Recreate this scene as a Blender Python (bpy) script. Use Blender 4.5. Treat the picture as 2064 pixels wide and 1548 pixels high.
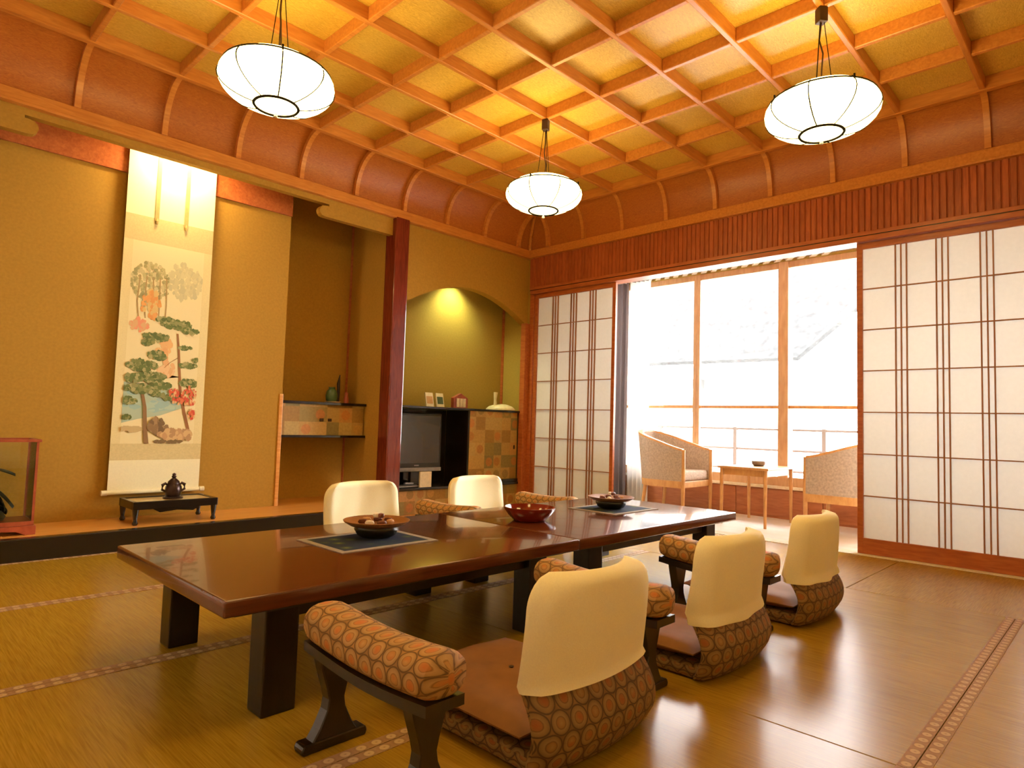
import bpy, bmesh, math, random
from mathutils import Vector, Matrix
random.seed(7)
PI = math.pi
for o in list(bpy.data.objects): bpy.data.objects.remove(o)
SC = bpy.context.scene
COL = SC.collection

# ------------------------------------------------------------------ camera
def cam_setup():
    yaw, pitch, roll = math.radians(45.8775), math.radians(3.5195), math.radians(1.7278)
    f = Vector((math.sin(yaw)*math.cos(pitch), math.cos(yaw)*math.cos(pitch), math.sin(pitch)))
    r = Vector((math.cos(yaw), -math.sin(yaw), 0)); u = r.cross(f)
    r2 = r*math.cos(roll)+u*math.sin(roll); u2 = -r*math.sin(roll)+u*math.cos(roll)
    cd = bpy.data.cameras.new('camera'); co = bpy.data.objects.new('camera', cd); COL.objects.link(co)
    co.matrix_world = Matrix(((r2.x, u2.x, -f.x, -3.245), (r2.y, u2.y, -f.y, -2.897), (r2.z, u2.z, -f.z, 0.8195), (0, 0, 0, 1)))
    cd.sensor_width = 36; cd.lens = 1297.65/2064*36; cd.clip_start = 0.02
    SC.camera = co
cam_setup()
# ------------------------------------------------------------------ world, exposure
SKY = 27.0
LAMP = 13.0
LAMP_COL = (1.0, 0.74, 0.26)
w = bpy.data.worlds.new('World'); SC.world = w; w.use_nodes = True
bg = w.node_tree.nodes['Background']; bg.inputs[0].default_value = (1.0, 0.985, 0.965, 1); bg.inputs[1].default_value = SKY
vs = SC.view_settings
vs.view_transform = 'Standard'; vs.look = 'None'; vs.exposure = 0.0; vs.gamma = 1.0; vs.use_curve_mapping = False

# ------------------------------------------------------------------ helpers
def srgb(r, g, b):
    def c(x):
        x /= 255.0
        return x/12.92 if x <= 0.04045 else ((x+0.055)/1.055)**2.4
    return (c(r), c(g), c(b), 1)

class N:
    """small wrapper around a node tree"""
    def __init__(s, name):
        s.m = bpy.data.materials.new(name); s.m.use_nodes = True; s.t = s.m.node_tree
        s.p = s.t.nodes['Principled BSDF']; s.out = s.t.nodes['Material Output']
    def n(s, typ, **kw):
        x = s.t.nodes.new(typ)
        for k, v in kw.items(): setattr(x, k, v)
        return x
    def l(s, a, b): s.t.links.new(a, b)
    def vm(s, op, a, b=None):
        x = s.n('ShaderNodeVectorMath', operation=op)
        for i, v in enumerate((a, b)):
            if v is None: continue
            if isinstance(v, (tuple, list)): x.inputs[i].default_value = v
            else: s.l(v, x.inputs[i])
        return x.outputs['Value'] if op == 'LENGTH' else x.outputs['Vector']
    def ma(s, op, a, b=None):
        x = s.n('ShaderNodeMath', operation=op)
        for i, v in enumerate((a, b)):
            if v is None: continue
            if isinstance(v, (int, float)): x.inputs[i].default_value = v
            else: s.l(v, x.inputs[i])
        return x.outputs[0]
    def ramp(s, fac, stops, interp='LINEAR'):
        x = s.n('ShaderNodeValToRGB'); cr = x.color_ramp; cr.interpolation = interp
        while len(cr.elements) < len(stops): cr.elements.new(0.5)
        for e, (p, c) in zip(cr.elements, stops): e.position = p; e.color = c
        s.l(fac, x.inputs[0]); return x.outputs[0]
    def coords(s, which='Object', rnd=True, scale=(1, 1, 1)):
        tc = s.n('ShaderNodeTexCoord'); v = tc.outputs[which]
        if rnd:
            oi = s.n('ShaderNodeObjectInfo'); r = s.ma('MULTIPLY', oi.outputs['Random'], 37.0)
            cx = s.n('ShaderNodeCombineXYZ'); s.l(r, cx.inputs[0]); s.l(r, cx.inputs[1]); s.l(r, cx.inputs[2])
            v = s.vm('ADD', v, cx.outputs[0])
        return s.vm('MULTIPLY', v, scale)
    def bump(s, h, strength=0.2, dist=0.002):
        b = s.n('ShaderNodeBump'); b.inputs['Strength'].default_value = strength; b.inputs['Distance'].default_value = dist
        s.l(h, b.inputs['Height']); s.l(b.outputs[0], s.p.inputs['Normal'])
    def base(s, rough=.5, spec=.5, coat=0, metal=0):
        s.p.inputs['Roughness'].default_value = rough; s.p.inputs['Specular IOR Level'].default_value = spec
        s.p.inputs['Coat Weight'].default_value = coat; s.p.inputs['Metallic'].default_value = metal

def plain(name, c, rough=.5, spec=.5, coat=0, metal=0, var=.12, scale=30, bump=0):
    k = N(name); k.base(rough, spec, coat, metal)
    nz = k.n('ShaderNodeTexNoise'); nz.inputs['Scale'].default_value = scale; nz.inputs['Detail'].default_value = 4
    k.l(k.coords(), nz.inputs['Vector'])
    lo = tuple(x*(1-var) for x in c[:3])+(1,); hi = tuple(min(1, x*(1+var)) for x in c[:3])+(1,)
    k.l(k.ramp(nz.outputs[0], [(.3, lo), (.7, hi)]), k.p.inputs['Base Color'])
    if bump: k.bump(nz.outputs[0], bump)
    return k.m
def wood(name, c1, c2, rough=.4, spec=.5, coat=0, stretch=(1, 12, 12), scale=4, dist=1.0, bump=.1, tone=0.0):
    k = N(name); k.base(rough, spec, coat)
    nz = k.n('ShaderNodeTexNoise'); nz.inputs['Scale'].default_value = scale; nz.inputs['Detail'].default_value = 6
    nz.inputs['Distortion'].default_value = dist
    k.l(k.coords(scale=stretch), nz.inputs['Vector'])
    col = k.ramp(nz.outputs[0], [(.32, c1), (.68, c2)])
    if tone:
        oi = k.n('ShaderNodeObjectInfo'); hv = k.n('ShaderNodeHueSaturation')
        k.l(k.ma('ADD', k.ma('MULTIPLY', oi.outputs['Random'], tone), 1-tone/2), hv.inputs['Value']); k.l(col, hv.inputs['Color'])
        col = hv.outputs[0]
    k.l(col, k.p.inputs['Base Color'])
    if bump: k.bump(nz.outputs[0], bump, .001)
    return k.m
def emit(name, c, strength):
    k = N(name); k.p.inputs['Base Color'].default_value = (*c, 1); k.p.inputs['Roughness'].default_value = .8
    k.p.inputs['Emission Color'].default_value = (*c, 1); k.p.inputs['Emission Strength'].default_value = strength
    return k.m
def sheet(name, c, trans=.5):
    k = N(name); d = k.n('ShaderNodeBsdfDiffuse'); t = k.n('ShaderNodeBsdfTranslucent'); mx = k.n('ShaderNodeMixShader')
    nz = k.n('ShaderNodeTexNoise'); nz.inputs['Scale'].default_value = 40; nz.inputs['Detail'].default_value = 5
    k.l(k.coords(), nz.inputs['Vector'])
    col = k.ramp(nz.outputs[0], [(.3, tuple(x*.96 for x in c[:3])+(1,)), (.7, c)])
    k.l(col, d.inputs[0]); k.l(col, t.inputs[0]); mx.inputs[0].default_value = trans
    k.l(d.outputs[0], mx.inputs[1]); k.l(t.outputs[0], mx.inputs[2]); k.l(mx.outputs[0], k.out.inputs[0])
    return k.m
def glass(name, tint=(1, 1, 1, 1)):
    k = N(name); t = k.n('ShaderNodeBsdfTransparent'); g = k.n('ShaderNodeBsdfGlossy'); mx = k.n('ShaderNodeMixShader'); fr = k.n('ShaderNodeFresnel')
    t.inputs[0].default_value = tint; g.inputs['Roughness'].default_value = .02; fr.inputs[0].default_value = 1.4
    k.l(fr.outputs[0], mx.inputs[0]); k.l(t.outputs[0], mx.inputs[1]); k.l(g.outputs[0], mx.inputs[2]); k.l(mx.outputs[0], k.out.inputs[0])
    return k.m
def medallion(name, s=.075, dark=1.0, rough=.7):
    """woven tortoiseshell medallions, uv in metres"""
    k = N(name); k.base(rough, .3)
    tc = k.n('ShaderNodeTexCoord'); p = k.vm('MULTIPLY', tc.outputs['UV'], (1/s, 1/s, 0))
    def lat(q):
        f = k.vm('FRACTION', k.vm('DIVIDE', q, (1, 1.732, 1)))
        return k.vm('LENGTH', k.vm('MULTIPLY', k.vm('SUBTRACT', f, (.5, .5, 0)), (1, 1.732, 0)))
    d = k.ma('MINIMUM', lat(p), lat(k.vm('ADD', p, (.5, .866, 0))))
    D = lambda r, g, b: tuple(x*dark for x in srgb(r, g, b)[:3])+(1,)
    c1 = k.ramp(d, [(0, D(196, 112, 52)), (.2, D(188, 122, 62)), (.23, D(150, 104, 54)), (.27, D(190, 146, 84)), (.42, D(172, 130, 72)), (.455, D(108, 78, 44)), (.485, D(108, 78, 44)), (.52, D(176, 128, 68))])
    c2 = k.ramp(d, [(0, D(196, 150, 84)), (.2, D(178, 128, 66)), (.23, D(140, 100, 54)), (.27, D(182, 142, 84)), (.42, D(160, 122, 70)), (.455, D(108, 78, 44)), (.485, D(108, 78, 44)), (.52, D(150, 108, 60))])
    nz = k.n('ShaderNodeTexNoise'); nz.inputs['Scale'].default_value = .8; k.l(p, nz.inputs['Vector'])
    mx = k.n('ShaderNodeMixRGB'); k.l(k.ramp(nz.outputs[0], [(.45, (0, 0, 0, 1)), (.55, (1, 1, 1, 1))]), mx.inputs[0]); k.l(c1, mx.inputs[1]); k.l(c2, mx.inputs[2])
    k.l(mx.outputs[0], k.p.inputs['Base Color'])
    n2 = k.n('ShaderNodeTexNoise'); n2.inputs['Scale'].default_value = 12; k.l(p, n2.inputs['Vector']); k.bump(n2.outputs[0], .25, .002)
    return k.m
def patchwork(name, cell=.125):
    """decorated paper of square patches with round motifs, uv in metres"""
    k = N(name); k.base(.55, .35)
    tc = k.n('ShaderNodeTexCoord'); p = k.vm('MULTIPLY', tc.outputs['UV'], (1/cell, 1/cell, 0))
    idv = k.vm('FLOOR', p); wn = k.n('ShaderNodeTexWhiteNoise', noise_dimensions='2D'); k.l(idv, wn.inputs['Vector'])
    col = k.ramp(wn.outputs['Value'], [(0, srgb(188, 152, 82)), (.2, srgb(158, 136, 72)), (.35, srgb(196, 158, 86)), (.5, srgb(166, 128, 64)), (.62, srgb(196, 146, 78)), (.75, srgb(146, 130, 76)), (.88, srgb(192, 162, 94))], 'CONSTANT')
    f = k.vm('SUBTRACT', k.vm('FRACTION', p), (.5, .5, 0)); d = k.vm('LENGTH', f)
    wn2 = k.n('ShaderNodeTexWhiteNoise', noise_dimensions='2D'); k.l(k.vm('ADD', idv, (17.3, 5.1, 0)), wn2.inputs['Vector'])
    has = k.ma('LESS_THAN', wn2.outputs['Value'], .5); ins = k.ma('LESS_THAN', d, .34)
    mot = k.ramp(wn2.outputs['Value'], [(0, srgb(200, 122, 60)), (.15, srgb(176, 112, 58)), (.3, srgb(200, 152, 76)), (.4, srgb(140, 116, 64))], 'CONSTANT')
    mx = k.n('ShaderNodeMixRGB'); k.l(k.ma('MULTIPLY', k.ma('MULTIPLY', has, ins), .65), mx.inputs[0]); k.l(col, mx.inputs[1]); k.l(mot, mx.inputs[2])
    nz = k.n('ShaderNodeTexNoise'); nz.inputs['Scale'].default_value = 6; nz.inputs['Detail'].default_value = 5; k.l(p, nz.inputs['Vector'])
    m2 = k.n('ShaderNodeMixRGB', blend_type='MULTIPLY'); m2.inputs[0].default_value = .5; k.l(mx.outputs[0], m2.inputs[1])
    k.l(k.ramp(nz.outputs[0], [(.3, (.6, .6, .6, 1)), (.7, (1, 1, 1, 1))]), m2.inputs[2]); k.l(m2.outputs[0], k.p.inputs['Base Color'])
    return k.m
def tatami(name):
    k = N(name); k.base(.26, .34)
    v = k.coords(scale=(260, 9, 1)); nz = k.n('ShaderNodeTexNoise'); nz.inputs['Scale'].default_value = 1; nz.inputs['Detail'].default_value = 3; k.l(v, nz.inputs['Vector'])
    n2 = k.n('ShaderNodeTexNoise'); n2.inputs['Scale'].default_value = 1.3; n2.inputs['Detail'].default_value = 3; k.l(k.coords(), n2.inputs['Vector'])
    c1 = k.ramp(nz.outputs[0], [(.3, srgb(152, 115, 24)), (.7, srgb(178, 139, 38))])
    m2 = k.n('ShaderNodeMixRGB', blend_type='MULTIPLY'); m2.inputs[0].default_value = .6; k.l(c1, m2.inputs[1])
    k.l(k.ramp(n2.outputs[0], [(.3, (.8, .8, .74, 1)), (.7, (1, 1, 1, 1))]), m2.inputs[2]); k.l(m2.outputs[0], k.p.inputs['Base Color'])
    k.bump(nz.outputs[0], .12, .001)
    return k.m
def heri(name):
    """woven cloth border with small repeating crests, uv in metres along the strip"""
    k = N(name); k.base(.7, .3)
    tc = k.n('ShaderNodeTexCoord'); p = k.vm('ADD', k.vm('DIVIDE', tc.outputs['UV'], (.045, .036, 1)), (0, .5, 0))
    f = k.vm('SUBTRACT', k.vm('FRACTION', p), (.5, .5, 0)); d = k.vm('LENGTH', k.vm('MULTIPLY', f, (1, .9, 0)))
    k.l(k.ramp(d, [(0, srgb(152, 116, 80)), (.1, srgb(196, 164, 120)), (.26, srgb(198, 168, 124)), (.32, srgb(148, 112, 76)), (.5, srgb(162, 124, 84))]), k.p.inputs['Base Color'])
    return k.m
def vcol(name, rough=.8):
    k = N(name); k.base(rough, .2); a = k.n('ShaderNodeVertexColor'); a.layer_name = 'Col'; k.l(a.outputs[0], k.p.inputs['Base Color']); return k.m

M = {}
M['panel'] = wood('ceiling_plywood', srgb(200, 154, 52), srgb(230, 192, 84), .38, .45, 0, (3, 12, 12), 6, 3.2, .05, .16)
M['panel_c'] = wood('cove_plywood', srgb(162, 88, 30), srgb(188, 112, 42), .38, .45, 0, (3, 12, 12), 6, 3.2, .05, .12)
M['beam'] = wood('ceiling_batten_wood', srgb(192, 118, 48), srgb(212, 140, 62), .32, .5, 0, (2, 14, 14), 4, .6, .05)
M['slat'] = wood('lintel_board_wood', srgb(154, 76, 36), srgb(180, 96, 48), .42, .45, 0, (16, 16, 2), 4, .8, .08, .22)
M['trim'] = wood('orange_cedar', srgb(164, 84, 40), srgb(188, 106, 54), .36, .5, 0, (14, 2, 14), 4, .6, .05)
M['pillar'] = wood('red_lacquered_pillar', srgb(96, 34, 22), srgb(128, 48, 32), .16, .5, .5, (14, 14, 1.5), 3, 1.5, .03)
M['plaster'] = plain('mustard_plaster', srgb(172, 130, 50), .85, .2, var=.07, scale=60, bump=.15)
M['plaster_n'] = plain('niche_plaster', srgb(170, 144, 66), .85, .2, var=.06, scale=60, bump=.15)
M['bounce_cream'] = plain('cream_bounce_surface', srgb(250, 244, 226), .8, .2, var=.04, scale=20)  # invented pale finish for the unseen walls, bounces fill light into the room
M['tatami'] = tatami('tatami_rush'); M['heri'] = heri('tatami_border_cloth')
M['sub'] = plain('floor_base', srgb(90, 70, 40), .8)
M['black'] = plain('black_lacquer', srgb(26, 20, 17), .22, .5, .3, var=.1)
M['toko'] = wood('alcove_floor_board', srgb(206, 138, 60), srgb(226, 164, 84), .3, .5, .1, (1, 14, 14), 3, 1.2, .03)
M['table'] = wood('dark_red_brown_lacquer', srgb(82, 38, 20), srgb(102, 51, 27), .16, .5, .35, (1.2, 16, 16), 3, .8, .02)
M['table_leg'] = wood('blackish_brown_wood', srgb(24, 16, 11), srgb(38, 25, 16), .3, .4, .1, (12, 12, 2), 3, .6, .03)
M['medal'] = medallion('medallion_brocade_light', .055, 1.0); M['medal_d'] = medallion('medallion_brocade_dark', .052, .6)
M['cover'] = plain('cream_linen_cover', srgb(253, 242, 200), .85, .2, var=.03, scale=250, bump=.15)
M['satin'] = plain('brown_satin', srgb(134, 90, 46), .68, .22, var=.1, scale=14, bump=.1)
M['legwood'] = wood('dark_armrest_wood', srgb(24, 16, 11), srgb(38, 25, 16), .28, .5, .3, (12, 12, 2), 3, .6, .02)
M['lamp'] = emit('lit_paper_shade', LAMP_COL, LAMP)
M['wire'] = plain('dark_bronze_wire', srgb(70, 50, 34), .4, .5, 0, .6)
M['lampwire'] = plain('matt_black_lamp_wire', (.012, .009, .006, 1), .95, .05)
M['brownbox'] = plain('brown_ceiling_hook', srgb(52, 32, 20), .45)
M['brass'] = plain('brass', srgb(196, 150, 70), .3, .5, 0, 1)
M['paper'] = sheet('shoji_paper', (.70, .685, .63, 1), .12)
M['sheer'] = sheet('sheer_curtain', (.95, .95, .94, 1), .75)
M['drape'] = sheet('grey_drape', srgb(120, 110, 112), .12)
M['glass'] = glass('window_glass'); M['caseglass'] = glass('case_glass', (.97, .99, .97, 1))
M['lattice'] = wood('shoji_lattice_wood', srgb(150, 96, 54), srgb(172, 116, 68), .45, .4, 0, (12, 12, 2), 3, .6, .03)
M['vwood'] = wood('veranda_panel_wood', srgb(160, 92, 52), srgb(182, 112, 66), .4, .5, 0, (14, 2, 14), 3, .8, .04)
M['vframe'] = wood('window_frame_wood', srgb(186, 146, 106), srgb(204, 166, 124), .45, .45, 0, (10, 10, 2), 3, .6, .04)
M['vfloor'] = wood('veranda_floor', srgb(240, 234, 222), srgb(248, 244, 236), .35, .5, 0, (10, 1, 10), 3, .6, .03)
M['vceil'] = wood('pale_woven_strip', srgb(226, 214, 190), srgb(240, 230, 210), .6, .3, 0, (8, 8, 8), 4, .6, .03)
M['vceil_d'] = plain('veranda_ceiling_base', srgb(150, 122, 90), .7)
M['chairwood'] = wood('honey_chair_wood', srgb(196, 140, 80), srgb(214, 162, 100), .4, .5, 0, (8, 8, 3), 4, .6, .03)
M['uphol'] = plain('grey_beige_upholstery', srgb(184, 164, 146), .9, .2, var=.18, scale=60, bump=.2)
M['patch'] = patchwork('patchwork_paper'); M['patch2'] = patchwork('patchwork_paper_small', .115)
M['tvb'] = plain('tv_plastic', srgb(40, 40, 42), .3); M['tvs'] = plain('tv_screen', srgb(34, 36, 38), .26, .8, .3, var=.02)
M['silver'] = plain('silver_plastic', srgb(150, 150, 152), .3, .5, 0, .6)
M['cream'] = plain('cream_plastic', srgb(226, 214, 176), .4); M['card'] = plain('pale_card', srgb(232, 220, 196), .7)
M['green'] = plain('green_glaze', srgb(70, 92, 52), .3); M['stem'] = plain('dark_stem', srgb(46, 28, 22), .6)
M['redwood'] = wood('red_brown_case_wood', srgb(150, 66, 40), srgb(172, 84, 52), .35, .5, .1, (8, 8, 8), 3, .8, .03)
M['leaf'] = plain('dark_green_leaf', srgb(30, 40, 24), .5, var=.3, scale=20)
M['bronze'] = plain('dark_bronze', srgb(60, 42, 38), .3, .5, 0, .6, var=.3)
M['inlay'] = plain('pale_wood_inlay', srgb(196, 170, 110), .3, .5, .2)
M['red'] = plain('red_lacquer', srgb(122, 34, 22), .15, .5, .5, var=.15, scale=20)
M['brown'] = wood('brown_woven_rim', srgb(120, 74, 36), srgb(160, 106, 56), .4, .5, 0, (20, 20, 20), 8, 1, .2)
M['dkbowl'] = plain('black_green_glaze', srgb(30, 28, 22), .25, .5, .2)
M['sw_w'] = plain('white_sweet', srgb(238, 226, 212), .6); M['sw_b'] = plain('brown_sweet', srgb(106, 54, 34), .5); M['sw_t'] = plain('tan_sweet', srgb(196, 150, 96), .6)
M['matblue'] = None
M['matgrey'] = plain('grey_mat_border', srgb(150, 140, 128), .8, var=.12, scale=80)
M['roof'] = plain('pebbled_roof_tile', (.030, .031, .032, 1), .8, .2, var=.3, scale=9, bump=.3)
M['xwall'] = plain('white_render_wall', (.78, .77, .75, 1), .9, .1, var=.03)
M['xdark'] = plain('distant_grey_eave', (.04, .04, .04, 1), .8); M['xpink'] = plain('distant_pink_wall', (.09, .06, .05, 1), .8)
M['rail'] = plain('balcony_rail', (.10, .08, .07, 1), .6)
M['ground'] = plain('pale_ground', (.72, .71, .68, 1), .9)
M['scroll_w'] = plain('scroll_cream_silk', srgb(238, 228, 186), .75, .2, var=.03, scale=120)
M['scroll_b'] = plain('scroll_tan_brocade', srgb(214, 194, 138), .75, .2, var=.06, scale=90)
M['scroll_m'] = plain('scroll_pale_yellow_mount', srgb(226, 208, 152), .75, .2, var=.04, scale=120)
M['paint'] = vcol('ink_and_colour_painting')
M['strip'] = plain('scroll_strip', srgb(186, 160, 96), .7)
def matblue():
    k = N('indigo_flower_cloth'); k.base(.8, .2)
    vo = k.n('ShaderNodeTexVoronoi'); vo.inputs['Scale'].default_value = 14; k.l(k.coords(rnd=False), vo.inputs['Vector'])
    k.l(k.ramp(vo.outputs['Distance'], [(0, srgb(130, 124, 70)), (.18, srgb(70, 84, 56)), (.4, srgb(40, 50, 66)), (.8, srgb(36, 40, 70))]), k.p.inputs['Base Color']); return k.m
M['matblue'] = matblue()

class MB:
    def __init__(s): s.v = []; s.f = []; s.uv = {}; s.col = []
    def box(s, x0, x1, y0, y1, z0, z1):
        b = len(s.v); s.v += [(x, y, z) for z in (z0, z1) for y in (y0, y1) for x in (x0, x1)]
        s.f += [tuple(b+i for i in q) for q in ((0, 2, 3, 1), (4, 5, 7, 6), (0, 1, 5, 4), (2, 6, 7, 3), (0, 4, 6, 2), (1, 3, 7, 5))]
        return s
    def prism(s, pts, axis, a, b):
        """extrude a 2D outline along an axis from a to b (pts in the other two axes, in xyz order)"""
        n = len(pts); base = len(s.v)
        def mk(p, q, t): return (t, p, q) if axis == 0 else ((p, t, q) if axis == 1 else (p, q, t))
        for t in (a, b):
            for p, q in pts: s.v.append(mk(p, q, t))
        s.f.append(tuple(base+i for i in range(n))); s.f.append(tuple(base+n+i for i in reversed(range(n))))
        for i in range(n):
            j = (i+1) % n; s.f.append((base+j, base+i, base+n+i, base+n+j))
        return s
    def lathe(s, prof, n=24, c=(0, 0, 0), lobe=None):
        b = len(s.v)
        for (r, z) in prof:
            for i in range(n):
                a = 2*PI*i/n; rr = r*(1+(lobe(a, z) if lobe else 0)); s.v.append((c[0]+rr*math.cos(a), c[1]+rr*math.sin(a), c[2]+z))
        for k in range(len(prof)-1):
            for i in range(n):
                j = (i+1) % n; s.f.append((b+k*n+i, b+k*n+j, b+(k+1)*n+j, b+(k+1)*n+i))
        if prof[0][0] > 1e-6: s.f.append(tuple(b+i for i in reversed(range(n))))
        if prof[-1][0] > 1e-6: s.f.append(tuple(b+(len(prof)-1)*n+i for i in range(n)))
        return s
    def tube(s, pts, r, n=6, closed=False):
        pts = [Vector(p) for p in pts]; b = len(s.v); m = len(pts)
        for i, p in enumerate(pts):
            if closed: t = pts[(i+1) % m]-pts[i-1]
            else: t = pts[min(i+1, m-1)]-pts[max(i-1, 0)]
            t.normalize(); a = Vector((0, 0, 1)) if abs(t.z) < .9 else Vector((1, 0, 0))
            u = t.cross(a).normalized(); w_ = t.cross(u)
            rr = r[i] if isinstance(r, (list, tuple)) else r
            for k in range(n):
                q = 2*PI*k/n; s.v.append(tuple(p+u*(rr*math.cos(q))+w_*(rr*math.sin(q))))
        for i in range(m if closed else m-1):
            for k in range(n):
                a0 = b+i*n+k; a1 = b+i*n+(k+1) % n; c0 = b+((i+1) % m)*n+k; c1 = b+((i+1) % m)*n+(k+1) % n
                s.f.append((a0, a1, c1, c0))
        if not closed:
            s.f.append(tuple(b+k for k in reversed(range(n)))); s.f.append(tuple(b+(m-1)*n+k for k in range(n)))
        return s
    def grid(s, nu, nv, fn, wrap_u=False, uvfn=None):
        b = len(s.v); W_ = nu if wrap_u else nu+1
        for j in range(nv+1):
            for i in range(W_): s.v.append(tuple(fn(i/nu, j/nv)))
        for j in range(nv):
            for i in range(nu):
                i2 = (i+1) % W_
                f = (b+j*W_+i, b+j*W_+i2, b+(j+1)*W_+i2, b+(j+1)*W_+i)
                if uvfn: s.uv[len(s.f)] = [uvfn(i/nu, j/nv), uvfn((i+1)/nu, j/nv), uvfn((i+1)/nu, (j+1)/nv), uvfn(i/nu, (j+1)/nv)]
                s.f.append(f)
        return s
    def mesh(s, name, smooth=False, bevel=0, seg=2, boxuv=False):
        me = bpy.data.meshes.new(name); me.from_pydata(s.v, [], s.f)
        if s.uv or boxuv:
            ul = me.uv_layers.new(name='UVMap')
            for p in me.polygons:
                q = s.uv.get(p.index)
                nx = [abs(c) for c in p.normal]
                for k, li in enumerate(p.loop_indices):
                    if q: ul.data[li].uv = q[k]
                    else:
                        c = me.vertices[me.loops[li].vertex_index].co
                        ul.data[li].uv = (c.y, c.z) if nx[0] > nx[1] and nx[0] > nx[2] else ((c.x, c.z) if nx[1] > nx[2] else (c.x, c.y))
        if bevel:
            bm = bmesh.new(); bm.from_mesh(me)
            ed = [e for e in bm.edges if len(e.link_faces) == 2 and e.calc_face_angle(0) > .6]
            bmesh.ops.bevel(bm, geom=ed, offset=bevel, segments=seg, affect='EDGES', profile=.6)
            bmesh.ops.recalc_face_normals(bm, faces=bm.faces); bm.to_mesh(me); bm.free()
        else:
            bm = bmesh.new(); bm.from_mesh(me); bmesh.ops.recalc_face_normals(bm, faces=bm.faces); bm.to_mesh(me); bm.free()
        if smooth:
            me.shade_smooth()
            me.set_sharp_from_angle(angle=math.radians(50))
        return me
def link(name, me, mat, parent=None, loc=(0, 0, 0), rot=(0, 0, 0), scale=(1, 1, 1)):
    if mat and not me.materials: me.materials.append(mat)
    o = bpy.data.objects.new(name, me); COL.objects.link(o); o.location = loc; o.rotation_euler = rot; o.scale = scale
    if parent: o.parent = parent
    return o
def ob(name, mb, mat, parent=None, loc=(0, 0, 0), rot=(0, 0, 0), **kw): return link(name, mb.mesh(name, **kw), mat, parent, loc, rot)
def bx(name, dims, mat, parent=None, bevel=0, **kw): return ob(name, MB().box(*dims), mat, parent, bevel=bevel, **kw)
def tag(o, label, cat=None, group=None, kind=None):
    o['label'] = label
    if cat: o['category'] = cat
    if group: o['group'] = group
    if kind: o['kind'] = kind
    return o
def thing(name, label, cat, loc=(0, 0, 0), rz=0, group=None):
    o = bpy.data.objects.new(name, None); COL.objects.link(o); o.location = loc; o.rotation_euler = (0, 0, rz); o.empty_display_size = .1
    return tag(o, label, cat, group)
def struct(o, label, cat='structure'): return tag(o, label, cat, kind='structure')
def dup(root, loc, rz, label, group=None):
    r = root.copy(); COL.objects.link(r); r.location = loc; r.rotation_euler = (0, 0, rz); r['label'] = label
    if group: r['group'] = group
    for ch in list(root.children):
        c = ch.copy(); COL.objects.link(c); c.parent = r
        for g in list(ch.children):
            d = g.copy(); COL.objects.link(d); d.parent = c
    return r

# ------------------------------------------------------------------ dimensions
PX0_ = -.085
X0, X1, Y0, Y1 = -3.552, 1.632, -3.448, 1.632       # inner faces at the cove foot
GX, GY = .48, .4542
CX0, CX1, CY0, CY1 = -7*GX, 3*GX, -7*GY, 3*GY       # flat ceiling field
ZC, ZR, ZCO = 2.928, 2.625, 2.545                   # batten underside, cove foot, cornice bottom

# ------------------------------------------------------------------ floor
floor = struct(bx('floor', (X0-.1, 1.75, Y0-.1, 2.1, -.12, -.03), M['sub']), 'yellow straw tatami floor with brown cloth borders', 'floor')
def tatami_mat(x0, x1, y0, y1, along_x, border=True):
    g = .0015; hb = .032
    cx, cy = (x0+x1)/2, (y0+y1)/2; L, Wd = (x1-x0, y1-y0) if along_x else (y1-y0, x1-x0)
    key = ('mat', round(L, 3), round(Wd, 3))
    if key not in CACHE: CACHE[key] = MB().box(-L/2+g, L/2-g, -Wd/2+g, Wd/2-g, -.03, 0).mesh('tatami_mat', bevel=.002, seg=1)
    o = link('tatami_mat', CACHE[key], M['tatami'], floor, (cx, cy, 0), (0, 0, 0 if along_x else PI/2))
    if border:
        for s in (-1, 1):
            k2 = ('heri', round(L, 3))
            if k2 not in CACHE: CACHE[k2] = MB().box(-L/2+g, L/2-g, -hb/2, hb/2, -.002, .0015).mesh('cloth_border', boxuv=True)
            link('cloth_border', CACHE[k2], M['heri'], o, (0, s*(Wd/2-g-hb/2), 0), (0, 0, 0 if s > 0 else PI))
CACHE = {}
ys = [1.41, .44, -.535, -1.51, -2.485, -3.44]
for k in range(5):
    tatami_mat(-3.27, -1.37, ys[k+1], ys[k], True); tatami_mat(-1.37, .52, ys[k+1], ys[k], True)
for a, b in ((1.41, .14), (.14, -1.77), (-1.77, -3.44)): tatami_mat(.52, 1.60, b, a, False, False)
bx('floor_board', (-3.55, -3.272, -3.45, 1.41, -.03, 0), M['toko'], floor)
bx('floor_board', (PX0_, 1.60, 1.411, 1.672, -.03, 0), M['toko'], floor)
bx('door_track', (1.60, 1.74, -3.45, 1.60, -.03, .003), M['vceil'], floor)

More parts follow.
